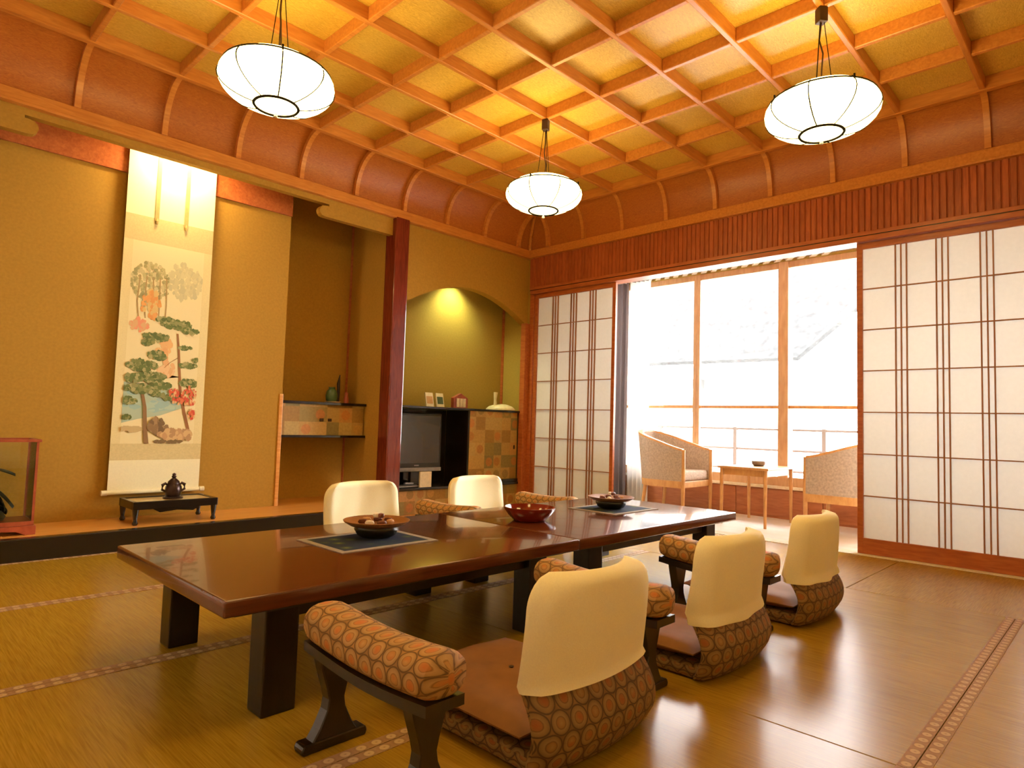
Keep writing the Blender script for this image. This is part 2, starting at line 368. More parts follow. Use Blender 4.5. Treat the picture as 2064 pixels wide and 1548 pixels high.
# ------------------------------------------------------------------ ceiling
ceil = struct(bx('ceiling', (X0-.2, X1+.2, Y0-.2, Y1+.2, 3.05, 3.10), M['panel']), 'coffered honey wood ceiling with curved cove', 'ceiling')
pm = MB().box(-GX/2, GX/2, -GY/2, GY/2, 0, .012).mesh('panel')
for i in range(10):
    for j in range(10): link('panel', pm, M['panel'], ceil, (CX0+GX*(i+.5), CY0+GY*(j+.5), 3.006), (0, 0, PI*((i*7+j*3) % 2)))
bw = .031
bmx = MB().box(CX0, CX1, -bw/2, bw/2, ZC, 3.008).mesh('beam', bevel=.004, seg=1)
for j in range(11): link('beam', bmx, M['beam'], ceil, (0, CY0+GY*j, 0))
bmy = MB().box(-bw/2, bw/2, -GY/2+bw/2, GY/2-bw/2, ZC+.001, 3.008).mesh('cross_beam', bevel=.004, seg=1)
for i in range(11):
    for j in range(10): link('cross_beam', bmy, M['beam'], ceil, (CX0+GX*i, CY0+GY*(j+.5), 0))
DX, DY, DZ = X1-CX1, Y1-CY1, ZC+.03-ZR
def prof(t): a = t*PI/2; return math.sin(a), (1-math.cos(a))       # out, down
def cove_panel(length, mitre0, mitre1, out):
    """local: x along wall, y outwards"""
    mb = MB(); oth = DX if out == DY else DY
    def fn(u, v):
        o_, d = prof(v); a = -mitre0*oth*o_; b = length+mitre1*oth*o_
        return (a+(b-a)*u, out*o_, ZC+.03-DZ*d)
    mb.grid(1, 8, fn); return mb
sides = [  # origin, angle, bay, count, out
    ((CX0, CY1), 0, GX, 10, DY), ((CX1, CY1), -PI/2, GY, 10, DX), ((CX1, CY0), PI, GX, 10, DY), ((CX0, CY0), PI/2, GY, 10, DX)]
for (ox, oy), ang, bay, cnt, out in sides:
    me = cove_panel(bay, 0, 0, out).mesh('cove_panel', smooth=True)
    m0 = cove_panel(0.0001, 1, 0, out).mesh('cove_corner', smooth=True); m1 = cove_panel(0.0001, 0, 1, out).mesh('cove_corner', smooth=True)
    rb = MB(); n = 8
    for k in range(n+1):
        o_, d = prof(k/n)
        for sx in (-.017, .017):
            for dd in (0, .034):
                # inner offset towards room
                a = k/n*PI/2; ny, nz = -math.sin(a)*dd, -math.cos(a)*dd
                rb.v.append((sx, out*o_+ny, ZC+.03-DZ*d+nz))
    for k in range(n):
        b = k*4
        rb.f += [(b+1, b+5, b+7, b+3), (b, b+4, b+5, b+1), (b+2, b+3, b+7, b+6)]
    rb.f += [(n*4, n*4+2, n*4+3, n*4+1)]
    rme = rb.mesh('rib', smooth=True)
    ca, sa = math.cos(ang), math.sin(ang)
    at = lambda t: (ox+ca*t, oy+sa*t, 0)
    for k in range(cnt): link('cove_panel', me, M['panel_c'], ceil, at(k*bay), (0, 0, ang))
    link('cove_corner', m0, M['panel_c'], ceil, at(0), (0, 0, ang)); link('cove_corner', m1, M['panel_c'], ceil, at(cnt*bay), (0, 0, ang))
    for k in range(cnt+1): link('rib', rme, M['beam'], ceil, at(k*bay), (0, 0, ang))
    L = cnt*bay
    ob('edge_beam', MB().box(-.01, L+.01, -.022, .022, ZC-.006, 3.008), M['beam'], ceil, at(0), (0, 0, ang), bevel=.004, seg=1)
for (cx, cy, sx, sy) in ((CX1, CY1, 1, 1), (CX0, CY1, -1, 1), (CX1, CY0, 1, -1), (CX0, CY0, -1, -1)):   # hip ribs
    ob('hip_rib', MB().tube([(cx+sx*(DX*prof(k/8)[0]-.012), cy+sy*(DY*prof(k/8)[0]-.012), ZC+.022-DZ*prof(k/8)[1]) for k in range(9)], .016, 6), M['beam'], ceil, smooth=True)

# cornice (trim) all round
def cornice(idx, dims, dims2, label):
    o = struct(bx('trim_%d' % idx, dims, M['beam'], bevel=.004), label, 'cornice'); bx('moulding', dims2, M['beam'], o, bevel=.003); return o
cornice(1, (X0, X1+.02, Y1-.022, Y1+.05, ZCO, ZR+.002), (X0, X1-.03, Y1-.03, Y1-.02, ZCO, ZCO+.018), 'wooden cornice along the alcove side under the cove')
cornice(2, (X1-.022, X1+.05, Y0, Y1-.02, ZCO, ZR+.002), (X1-.03, X1-.02, Y0, Y1-.03, ZCO, ZCO+.018), 'wooden cornice above the boarded lintel')
cornice(3, (X0-.05, X1, Y0-.05, Y0+.022, ZCO, ZR+.002), (X0, X1, Y0+.02, Y0+.03, ZCO, ZCO+.018), 'wooden cornice on the near wall behind the viewer')
cornice(4, (X0-.05, X0+.022, Y0+.022, Y1-.03, ZCO, ZR+.002), (X0+.02, X0+.03, Y0+.03, Y1-.03, ZCO, ZCO+.018), 'wooden cornice on the wall behind the viewer')
struct(bx('wall_back', (X0-.12, X0, Y0-.1, 2.1, -.1, 3.05), M['bounce_cream']), 'unseen wall behind the viewer made cream for fill light', 'wall')  # out of view; cream added to throw light back at the chairs
struct(bx('wall_near', (X0-.12, 1.75, Y0-.12, Y0, -.1, 3.05), M['bounce_cream']), 'unseen wall on the near side made cream for fill light', 'wall')  # out of view; cream surface added as a reflector for the near chair backs

# ------------------------------------------------------------------ left side: alcove, shelf recess, arch niche
PX0, PX1 = -.085, .062
# hanging wall over the alcove with a long notched opening
def nose(xe, s, n=7):
    return [(xe-s*.045+s*.045*math.cos(a), 2.443+.043*math.sin(a)) for a in [(-PI/2+PI*k/(n-1)) for k in range(n)]]
xl, xr_ = -2.57, -.775
pts = [(X0, 2.40)] + nose(xl, 1) + [(xl-.07, 2.488), (xl-.07, 2.503), (xr_+.08, 2.503), (xr_+.08, 2.488)] + list(reversed(nose(xr_, -1))) + [(PX0, 2.40), (PX0, 2.75), (X0, 2.75)]
hw = MB()
# triangulate by splitting in three convex-ish pieces
leftp = [(X0, 2.40)] + nose(xl, 1) + [(xl-.07, 2.488), (X0, 2.488)]
rightp = [(PX0, 2.488), (xr_+.08, 2.488)] + list(reversed(nose(xr_, -1))) + [(PX0, 2.40)]
hw.prism(leftp, 1, 1.645, 1.70); hw.prism(rightp, 1, 1.645, 1.70)
hw.box(X0, xl-.07, 1.645, 1.70, 2.4885, 2.503); hw.box(xr_+.08, PX0, 1.645, 1.70, 2.4885, 2.503); hw.box(X0, PX0, 1.645, 1.70, 2.5035, 2.95)
struct(ob('wall_lintel', hw, M['plaster']), 'hanging plaster wall above the alcove with a long notched opening', 'wall')
YB, YR = 1.965, 2.34
wa = MB().box(X0, -.845, YB, YB+.08, .1, 2.95)                       # alcove back wall
wa.box(-.91, -.85, YB+.08, YR, .1, 2.95)                             # recess left cheek
wa.box(-.91, PX1, YR, YR+.06, .1, 2.95)                              # recess back wall
wa.box(-.05, .06, 1.76, YR, .1, 2.95)                                # recess right cheek
wa.box(X0-.1, X0, 1.46, 2.05, .1, 2.95)
wa.box(X0, .06, 1.70, YR+.06, 2.80, 2.95)                            # alcove ceiling
struct(ob('wall_alcove', wa, M['plaster']), 'mustard plaster back wall of the alcove and shelf recess', 'wall')
struct(bx('trim_5', (X0, -.845, YB-.02, YB+.001, 2.43, 2.80), M['trim'], bevel=.002), 'broad wooden band at the top of the alcove back wall', 'trim')
struct(bx('trim_6', (-.87, -.84, YB-.01, YB+.03, .12, 1.00), M['toko'], bevel=.003), 'thin pale corner post beside the shelf cabinet', 'trim')
struct(bx('trim_7', (-.055, -.043, YR-.03, YR, .12, 2.78), M['trim']), 'slim wooden strip in the corner of the shelf recess', 'trim')
struct(bx('trim_8', (X0, PX0, 1.412, 1.475, -.06, .122), M['black'], bevel=.006), 'black lacquered kerb along the raised alcove floor', 'trim')
struct(bx('floor_alcove', (X0, PX0, 1.475, YR, .05, .12), M['toko']), 'raised orange board floor of the alcove', 'floor')
struct(bx('trim_9', (PX0, PX1, 1.60, 1.745, 0, 2.56), M['pillar'], bevel=.012, seg=3), 'glossy dark red alcove pillar', 'pillar')
# arch wall
aw = MB(); na = 40; ax0, ax1 = PX1, 1.76
def arch(x):
    t = (x-.86)/(.80); return 1.835+.265*max(0, 1-abs(t)**1.9)
for k in range(na):
    xa, xb = ax0+(ax1-ax0)*k/na, ax0+(ax1-ax0)*(k+1)/na
    b = len(aw.v)
    for x in (xa, xb):
        for y in (1.655, 1.74):
            for z in (arch(x), 2.60): aw.v.append((x, y, z))
    aw.f += [(b, b+1, b+5, b+4), (b+2, b+6, b+7, b+3), (b, b+4, b+6, b+2), (b+1, b+3, b+7, b+5)]
struct(ob('wall_left', aw, M['plaster'], smooth=True), 'plaster wall with a shallow arch over the television niche', 'wall')
nb = 2.02
wn = MB().box(PX1, 1.70, nb, nb+.06, 0, 2.35).box(1.655, 1.76, 1.60, nb, -.05, 2.62).box(.06, .075, 1.745, nb, 0, 2.35).box(PX1, 1.70, 1.74, nb+.06, 2.30, 2.36)
struct(ob('wall_niche', wn, M['plaster_n']), 'green tinged plaster inside the arched niche', 'wall')
struct(bx('trim_10', (1.644, 1.656, nb-.03, nb, .95, 2.29), M['trim']), 'slim strip in the back corner of the arched niche', 'trim')
struct(bx('trim_11', (1.585, 1.655, 1.615, 1.68, 0, 1.86), M['trim'], bevel=.004), 'square cedar corner post between niche and paper screen', 'post')

# shelf cabinet
t = thing('shelf_cabinet', 'wall cabinet with patchwork doors between two black shelves in the recess', 'cabinet', (-.425, 2.0, .66))
def loc_box(p, name, dims, mat, bevel=.002, **kw):
    l = p.location; return bx(name, (dims[0]-l.x, dims[1]-l.x, dims[2]-l.y, dims[3]-l.y, dims[4]-l.z, dims[5]-l.z), mat, p, bevel=bevel, **kw)
loc_box(t, 'top_shelf', (-.84, -.055, 1.975, 2.335, .93, .952), M['black'], boxuv=True)
loc_box(t, 'bottom_shelf', (-.84, -.055, 1.975, 2.335, .655, .675), M['black'])
for x0, x1, y in ((-.835, -.42, 1.995), (-.46, -.06, 2.01)):
    d = loc_box(t, 'door', (x0, x1, y, y+.013, .6755, .9295), M['patch'], 0, boxuv=True)
    l = t.location
    bx('finger_pull', ((x1-.055 if x0 < -.7 else x0+.07)-l.x-.018, (x1-.055 if x0 < -.7 else x0+.07)-l.x+.018, y-.004-l.y, y-l.y, .79-l.z, .815-l.z), M['wire'], d, bevel=.002)
loc_box(t, 'carcass', (-.835, -.06, 2.03, 2.33, .6755, .9295), M['black'], 0)
# small things on the shelf cabinet
t = thing('vase', 'small green glazed vase on the recess shelf', 'vase', (-.33, 2.10, .952))
ob('body', MB().lathe([(.02, 0), (.045, .02), (.052, .06), (.045, .1), (.026, .12), (.03, .135), (.022, .135), (.018, .1)], 20), M['green'], t, smooth=True)
tag(ob('twig', MB().tube([(0, 0, 0), (.004, 0, .09), (.0, 0, .17), (.012, 0, .25)], [.012, .012, .014, .004], 6), M['stem'], None, (-.245, 2.14, .952), smooth=True), 'dark slender stick standing beside the green vase', 'ornament')
tag(ob('figurine', MB().lathe([(.02, 0), (.024, .03), (.014, .07), (.018, .09), (.0, .105)], 12), M['redwood'], None, (-.185, 2.1, .952), smooth=True), 'small reddish figurine right of the green vase', 'figurine')
tag(ob('dish', MB().lathe([(.05, 0), (.07, .008), (.065, .009), (.02, .004)], 20), M['card'], None, (-.36, 2.02, .952), smooth=True), 'flat pale dish in front of the green vase', 'dish')

# niche cabinet
t = thing('niche_cabinet', 'black cabinet with patchwork doors and open television bay', 'cabinet', (.86, 1.8, 0))
loc_box(t, 'plinth', (.076, 1.582, 1.672, 2.015, 0, .205), M['patch2'], 0, boxuv=True)
loc_box(t, 'base_shelf', (.076, 1.582, 1.655, 2.015, .206, .232), M['black'], .005)
loc_box(t, 'top_board', (.076, 1.65, 1.662, 2.015, .93, .952), M['black'], .008)
loc_box(t, 'side_panel', (.885, .905, 1.675, 2.0, .233, .929), M['black'])
loc_box(t, 'side_panel', (.076, .095, 1.675, 2.0, .233, .929), M['black'])
loc_box(t, 'back_panel', (.095, .885, 2.0, 2.015, .233, .929), M['black'])
loc_box(t, 'lower_rail', (.906, 1.582, 1.664, 1.70, .233, .262), M['black'])
d = loc_box(t, 'door', (.907, 1.24, 1.672, 1.69, .2625, .929), M['patch'], 0, boxuv=True)
d = loc_box(t, 'door', (1.22, 1.58, 1.691, 1.71, .2625, .929), M['patch'], 0, boxuv=True)
bx('finger_pull', (1.53-.86, 1.55-.86, 1.685-1.8, 1.691-1.8, .56, .60), M['wire'], d, bevel=.002)
# television
t = thing('television', 'flat television with glossy grey screen inside the niche cabinet', 'television', (.42, 1.87, .232), math.radians(-3))
bx('casing', (-.29, .27, -.03, .03, .14, .66), M['tvb'], t, bevel=.01)
bx('screen', (-.265, .245, -.034, -.029, .20, .635), M['tvs'], t)
bx('speaker_bar', (-.29, .27, -.04, -.028, .125, .16), M['silver'], t, bevel=.004)
bx('maker_mark', (-.03, .02, -.0365, -.034, .175, .185), M['silver'], t)
bx('neck', (-.05, .05, -.01, .03, .02, .14), M['tvb'], t, bevel=.004)
ob('foot', MB().lathe([(.095, 0), (.095, .012), (.08, .02), (.0, .022)], 28), M['tvb'], t, smooth=True)
t = thing('media_player', 'flat black player under the television', 'player', (.27, 1.70, .232))
t.location = (.30, 1.725, .232)
bx('body', (-.2, .16, -.045, .04, 0, .03), M['black'], t, bevel=.003); bx('front_strip', (-.19, .15, -.047, -.0445, .008, .016), M['silver'], t)
tag(bx('card_box', (.32, .45, 1.656, 1.675, .262, .40), M['card'], bevel=.003), 'pale upright card box standing below the television', 'box').location = (0, 0, -.03)
tag(bx('remote_control', (.19, .28, 1.692, 1.72, .262, .275), M['silver'], bevel=.004), 'silver remote control lying on the black player', 'remote')
# things on the niche cabinet top
def booklet(x, y, lean, label, c1, c2):
    t = thing('booklet', label, 'booklet', (x, y, .952), math.radians(8), 'booklets standing on the niche cabinet')
    bx('pages', (-.047, .047, .002, .012, 0, .13), M['card'], t).rotation_euler = (lean, 0, 0)
    bx('cover', (-.05, .05, -.002, .002, 0, .135), c1, t).rotation_euler = (lean, 0, 0)
    bx('picture', (-.04, .04, -.003, -.0021, .03, .1), c2, t).rotation_euler = (lean, 0, 0)
booklet(.52, 1.80, -.2, 'pale yellow booklet with orange picture above the television', M['card'], M['sw_t'])
booklet(.645, 1.80, -.2, 'cream booklet with grey green picture beside the yellow one', M['cream'], M['green'])
t = thing('calendar_stand', 'small brown wooden stand with three white cards', 'calendar', (.895, 1.80, .952), .05)
ob('frame', MB().prism([(-.095, 0), (.095, 0), (.095, .10), (0, .145), (-.095, .10)], 1, .0, .04), M['redwood'], t, bevel=.003)
for k in (-1, 0, 1): bx('card', (k*.042-.018, k*.042+.018, -.006, -.001, .012, .095), M['card'], t)
t = thing('telephone', 'cream telephone with upright handset near the niche corner', 'telephone', (1.43, 1.79, .952), .1)
ob('body', MB().lathe([(.15, 0), (.15, .015), (.12, .04), (.06, .06), (0, .065)], 24), M['cream'], t, smooth=True)
ob('handset', MB().tube([(-.085, 0, .03), (-.09, 0, .1), (-.085, 0, .18)], [.022, .014, .022], 10), M['cream'], t, smooth=True)
ob('keypad', MB().box(.0, .06, -.06, -.02, .045, .056), M['card'], t, bevel=.004)
# niche downlight
t = thing('niche_downlight', 'small round downlight hidden at the top of the arched niche', 'light', (.90, 1.88, 2.30))
ob('rim', MB().lathe([(.05, 0), (.05, -.015), (.038, -.015), (.038, 0)], 20), M['silver'], t, smooth=True)
ob('bulb', MB().lathe([(.036, -.003), (.034, -.012), (.0, -.014)], 20), emit('niche_bulb', (.95, 1.0, .62), 12), t, smooth=True)
ld = bpy.data.lights.new('niche_lamp', 'SPOT'); ld.energy = 56; ld.color = (.92, 1.0, .55); ld.spot_size = math.radians(120); ld.spot_blend = .9; ld.shadow_soft_size = .035
lo = bpy.data.objects.new('niche_lamp', ld); COL.objects.link(lo); lo.parent = t; lo.location = (0, 0, -.03)

# ------------------------------------------------------------------ alcove things
def scroll():
    t = thing('hanging_scroll', 'tall hanging scroll painted with pines by blue water', 'scroll', (-1.745, 1.92, .295))
    hw_ = .285; th = .002
    def part(nm, x0, x1, z0, z1, m, off=0): return bx(nm, (x0, x1, -th/2-off, th/2-off, z0, z1), m, t)
    part('lower_border', -hw_, hw_, 0, .205, M['scroll_w']); part('lower_band', -hw_, hw_, .205, .315, M['scroll_b'])
    pb, pt = .315, 1.685
    part('side_border', -hw_, -hw_+.055, pb, pt, M['scroll_m']); part('side_border', hw_-.055, hw_, pb, pt, M['scroll_m'])
    part('upper_band', -hw_, hw_, pt, 1.86, M['scroll_b']); part('upper_border', -hw_, hw_, 1.86, 2.40, M['scroll_w'])
    for x in (-.095, .095): s_ = bx('hanging_strip', (x-.013, x+.013, -.006, -.004, 1.84, 2.40), M['strip'], t); ob('tassel', MB().lathe([(.003, .02), (.009, 0), (.008, -.02), (0, -.022)], 8, (x, -.006, 1.84)), M['strip'], s_)
    r = ob('roller', MB().tube([(-hw_-.002, -.006, -.005), (hw_+.002, -.006, -.005)], .014, 12), M['scroll_w'], t, smooth=True)
    for s in (-1, 1): ob('roller_end', MB().tube([(s*(hw_+.002), -.006, -.005), (s*(hw_+.035), -.006, -.005)], .017, 14), M['cream'], r, smooth=True)
    ob('hanging_rod', MB().tube([(-hw_, 0, 2.405), (hw_, 0, 2.405)], .009, 8), M['stem'], t)
    # painting
    mb = MB(); cols = []; px0, px1 = -hw_+.055, hw_-.055; lay = [0]; rng = random.Random(3)
    def C(u, v): return (px0+(px1-px0)*min(1, max(0, u)), pt+(pb-pt)*min(1, max(0, v)))
    def poly(p, c):
        lay[0] += 1; y = -.0014-lay[0]*4e-6; b = len(mb.v)
        for u, v in p: x, z = C(u, v); mb.v.append((x, y, z))
        mb.f.append(tuple(range(b, b+len(p)))); cols.extend([c]*len(p))
    def blob(u, v, ru, rv, c, n=11):
        poly([(u+ru*math.cos(2*PI*k/n)*(1+rng.uniform(-.25, .25)), v+rv*math.sin(2*PI*k/n)*(1+rng.uniform(-.3, .3))) for k in range(n)], c)
    def cluster(u, v, ru, rv, cs, n, s=.035, ar=.35):
        for _ in range(n):
            a, r_ = rng.uniform(0, 2*PI), math.sqrt(rng.random()); sz = s*rng.uniform(.6, 1.3)
            blob(u+ru*r_*math.cos(a), v+rv*r_*math.sin(a), sz, sz*ar, rng.choice(cs), 8)
    def stroke(pts_, w0, w1, c):
        n = len(pts_); L, R = [], []
        for i, (u, v) in enumerate(pts_):
            ww = w0+(w1-w0)*i/(n-1)
            L.append((u-ww, v)); R.append((u+ww, v))
        poly(L+R[::-1], c)
    S = srgb
    poly([(0, 0), (1, 0), (1, 1), (0, 1)], S(232, 216, 164))
    cluster(.75, .17, .25, .09, [S(206, 194, 146), S(198, 188, 144), S(212, 200, 152)], 150, .03, .5)
    poly([(0, .70), (.3, .705), (.6, .72), (.75, .74), (.8, .82), (.5, .86), (.2, .88), (0, .90)], S(176, 190, 160))
    cluster(.35, .79, .4, .05, [S(158, 186, 172), S(176, 196, 170)], 40, .07, .15)
    cluster(.26, .20, .26, .10, [S(170, 160, 108), S(156, 150, 102), S(190, 178, 124), S(204, 190, 138)], 240, .022, .4)
    for k in range(5): u = .12+k*.09; stroke([(u, .17), (u+rng.uniform(-.02, .02), .30), (u+.01, .38)], .008, .008, S(168, 140, 90))
    cluster(.30, .31, .14, .07, [S(222, 160, 92), S(214, 150, 84), S(216, 182, 116)], 55, .028, .5)
    cluster(.14, .42, .12, .03, [S(224, 150, 112), S(214, 170, 120)], 30, .03, .4)
    cluster(.5, .52, .1, .05, [S(226, 178, 118), S(220, 166, 110)], 30, .03, .5)
    cluster(.55, .63, .12, .04, [S(228, 190, 140), S(220, 172, 120)], 24, .03, .5)
    G = [S(106, 118, 66), S(124, 130, 78), S(96, 108, 62), S(142, 142, 90), S(168, 160, 108)]
    stroke([(.68, .44), (.71, .52), (.735, .62), (.77, .74), (.84, .84), (.93, .95)], .014, .024, S(150, 104, 64))
    stroke([(.72, .56), (.6, .59), (.52, .62)], .008, .004, S(150, 104, 64)); stroke([(.745, .66), (.64, .655), (.6, .67)], .007, .004, S(150, 104, 64))
    for u, v, ru, rv, n in ((.66, .395, .22, .022, 70), (.5, .38, .12, .016, 30), (.86, .42, .13, .014, 30), (.38, .47, .18, .018, 45), (.28, .50, .08, .01, 18), (.42, .56, .12, .022, 40), (.86, .60, .12, .011, 30), (.96, .57, .04, .008, 10), (.80, .51, .1, .007, 14), (.88, .69, .13, .018, 40), (.62, .77, .1, .012, 24)):
        cluster(u, v, ru, rv, G, int(n*2.2), .026, .3)
    stroke([(.24, .74), (.29, .82), (.31, .92), (.34, 1.0)], .02, .032, S(140, 108, 70))
    for u, v, ru, rv, n in ((.22, .615, .2, .025, 70), (.12, .68, .12, .02, 40), (.34, .67, .2, .025, 70), (.2, .73, .2, .02, 60), (.48, .71, .14, .018, 40), (.08, .79, .09, .014, 26), (.44, .75, .1, .012, 26), (.05, .87, .06, .008, 12)):
        cluster(u, v, ru, rv, G, int(n*1.9), .026, .32)
    for u, v, ru, rv, n in ((.9, .76, .12, .05, 50), (.68, .745, .08, .02, 22), (.95, .85, .06, .025, 20), (.74, .78, .08, .02, 18)):
        cluster(u, v, ru, rv, [S(206, 96, 64), S(214, 120, 78), S(196, 84, 62), S(222, 176, 124)], int(n*1.3), .014, .6)
    cluster(.5, .91, .12, .035, [S(140, 112, 76), S(120, 96, 66), S(160, 130, 90)], 40, .035, .5)
    cluster(.74, .955, .22, .025, [S(206, 170, 118), S(190, 150, 104), S(176, 140, 96)], 50, .04, .4)
    stroke([(.5, .985), (.7, .975), (.95, .965)], .003, .003, S(120, 96, 66)); cluster(.65, .99, .2, .006, [S(124, 104, 68)], 16, .04, .2); cluster(.12, .93, .14, .01, [S(196, 172, 120)], 16, .05, .2)
    me = mb.mesh('painting'); ca = me.color_attributes.new('Col', 'FLOAT_COLOR', 'POINT')
    for i, c in enumerate(cols): ca.data[i].color = c
    link('painting', me, M['paint'], t)
scroll()
t = thing('alcove_lamp', 'tube lamp hidden behind the hanging wall above the scroll', 'light', (-1.72, 1.76, 2.70))
ob('tube', MB().tube([(-.14, 0, 0), (.14, 0, 0)], .016, 12), emit('alcove_tube', (1, .80, .42), 14), t, smooth=True)
bx('holder', (-.17, .17, -.03, .03, .02, .06), M['card'], t, bevel=.004)
ld = bpy.data.lights.new('alcove_lamp_light', 'AREA'); ld.shape = 'RECTANGLE'; ld.size = .3; ld.size_y = .05; ld.energy = 13; ld.color = (1, .80, .40)
lo = bpy.data.objects.new('alcove_lamp_light', ld); COL.objects.link(lo); lo.parent = t; lo.location = (0, .0, -.02); lo.rotation_euler = (math.radians(18), 0, 0)

t = thing('display_stand', 'low black lacquered display stand with pale inset top before the scroll', 'stand', (-1.72, 1.70, .12))
bx('frame', (-.255, .255, -.15, -.125, .095, .145), M['black'], t, bevel=.004); bx('frame', (-.255, .255, .125, .15, .095, .145), M['black'], t, bevel=.004)
bx('frame', (-.255, -.23, -.125, .125, .095, .145), M['black'], t, bevel=.004); bx('frame', (.23, .255, -.125, .125, .095, .145), M['black'], t, bevel=.004)
bx('top_inlay', (-.23, .23, -.125, .125, .12, .138), M['inlay'], t)
for sx in (-1, 1):
    for sy in (-1, 1):
        ob('leg', MB().lathe([(.012, 0), (.018, .01), (.011, .03), (.016, .06), (.02, .097)], 10, (sx*.235, sy*.132, 0)), M['black'], t, smooth=True)
    ob('apron', MB().prism([(-.14, .095), (.14, .095), (.10, .072), (0, .082), (-.10, .072)], 1, sx*.14-.006, sx*.14+.006), M['black'], t)
t = thing('incense_burner', 'small dark bronze incense burner with handles on the display stand', 'incense burner', (-1.70, 1.70, .2585))
ob('body', MB().lathe([(.03, .012), (.045, .02), (.052, .05), (.048, .08), (.036, .095)], 20), M['bronze'], t, smooth=True)
ob('base', MB().lathe([(.06, 0), (.062, .008), (.05, .016), (.03, .018)], 20), M['bronze'], t, smooth=True)
l_ = ob('lid', MB().lathe([(.038, .095), (.034, .112), (.018, .128), (.01, .134)], 20), M['bronze'], t, smooth=True)
ob('finial', MB().lathe([(.008, .132), (.016, .142), (.01, .152), (.013, .16), (0, .168)], 10), M['bronze'], l_, smooth=True)
for s in (-1, 1): ob('handle', MB().tube([(s*.045, 0, .045), (s*.07, 0, .06), (s*.068, 0, .09), (s*.05, 0, .1), (s*.038, 0, .088)], [.007, .009, .011, .009, .006], 8), M['bronze'], t, smooth=True)

t = thing('display_case', 'glass display case with red brown wooden frame on the alcove floor', 'display case', (-2.66, 1.68, .12))
cw, cd_ = .2, .13
ob('base', MB().prism([(-cw, .0), (-cw+.05, 0), (-cw+.09, .02), (0, .028), (cw-.09, .02), (cw-.05, 0), (cw, 0), (cw, .05), (-cw, .05)], 1, -cd_, cd_), M['redwood'], t, bevel=.002, seg=1)
bx('sill', (-cw+.01, cw-.01, -cd_+.01, cd_-.01, .05, .075), M['redwood'], t, bevel=.003)
for sx in (-1, 1):
    for sy in (-1, 1): bx('post', (sx*(cw-.016)-.006, sx*(cw-.016)+.006, sy*(cd_-.016)-.006, sy*(cd_-.016)+.006, .075, .515), M['redwood'], t)
for sy in (-1, 1): bx('top_rail', (-cw, cw, sy*(cd_-.012)-.012, sy*(cd_-.012)+.012, .515, .53), M['redwood'], t, bevel=.002)
for sx in (-1, 1): bx('top_rail', (sx*(cw-.012)-.012, sx*(cw-.012)+.012, -cd_+.024, cd_-.024, .515, .53), M['redwood'], t, bevel=.002)
for sy in (-1, 1): bx('pane', (-cw+.022, cw-.022, sy*(cd_-.016)-.001, sy*(cd_-.016)+.001, .075, .515), M['caseglass'], t)
bx('pane', (cw-.017, cw-.015, -cd_+.022, cd_-.022, .075, .515), M['caseglass'], t)
t = thing('leafy_ornament', 'dark green leafy ornament inside the glass case', 'ornament', (-2.68, 1.68, .1955))
ob('foot', MB().lathe([(.09, 0), (.1, .02), (.08, .05), (.03, .06)], 16), M['leaf'], t, smooth=True)
ob('stem', MB().tube([(0, 0, .05), (.01, 0, .15), (-.01, 0, .27)], [.02, .014, .008], 8), M['stem'], t, smooth=True)
def leaf_(L, Wd, bend):
    mb = MB()
    def top(u, v): x = u*L; h = Wd*math.sin(PI*min(1, u*.93+.07))**.8; return (x, (v-.5)*2*h, -bend*u*u+.012*math.cos((v-.5)*PI))
    mb.grid(8, 4, top); mb.grid(8, 4, lambda u, v: (top(u, v)[0], top(u, v)[1], top(u, v)[2]-.004)); return mb
for nm, z, az, el, L in (('leaf', .20, -.1, .55, .18), ('leaf', .10, .6, .2, .15), ('leaf', .28, .15, -.1, .13), ('leaf', .19, .2, .7, .17), ('leaf', .2, 2.6, .3, .15), ('leaf', .15, 3.9, .3, .14), ('leaf', .24, 1.6, .0, .10), ('leaf', .12, -.9, .4, .09)):
    ob(nm, leaf_(L, .055, .05), M['leaf'], t, (0, 0, z), (0, el, az), smooth=True)

# ------------------------------------------------------------------ window side of the room
XW = 1.66
wr = MB().box(XW-.012, XW+.09, Y0, Y1, 2.22, 2.545).box(XW, XW+.09, Y0, Y1+.02, 2.545, 3.05)
wr.box(XW, XW+.09, Y0, -2.56, 0, 2.22)
wallr = struct(ob('wall_right', wr, M['slat']), 'lintel wall of narrow upright wooden boards over the paper screens', 'wall')
bw_ = .0405; bm_ = MB().prism([(-bw_/2+.0015, XW-.013), (-bw_/2+.006, XW-.021), (bw_/2-.006, XW-.021), (bw_/2-.0015, XW-.013)], 2, 2.235, 2.545).mesh('board')
for v in bm_.vertices: v.co = (v.co.y, v.co.x, v.co.z)
bm_.flip_normals()
nbd = int((Y1-.02-Y0-.02)/bw_)
for k in range(nbd): link('board', bm_, M['slat'], wallr, (0, Y1-.035-bw_*(k+.5), 0))
kam = struct(bx('trim_12', (XW-.04, XW+.10, Y0, 1.60, 2.165, 2.235), M['trim'], bevel=.004), 'long wooden head rail above the paper screens', 'head rail')
bx('groove', (XW-.042, XW-.039, Y0, 1.60, 2.20, 2.206), M['black'], kam)

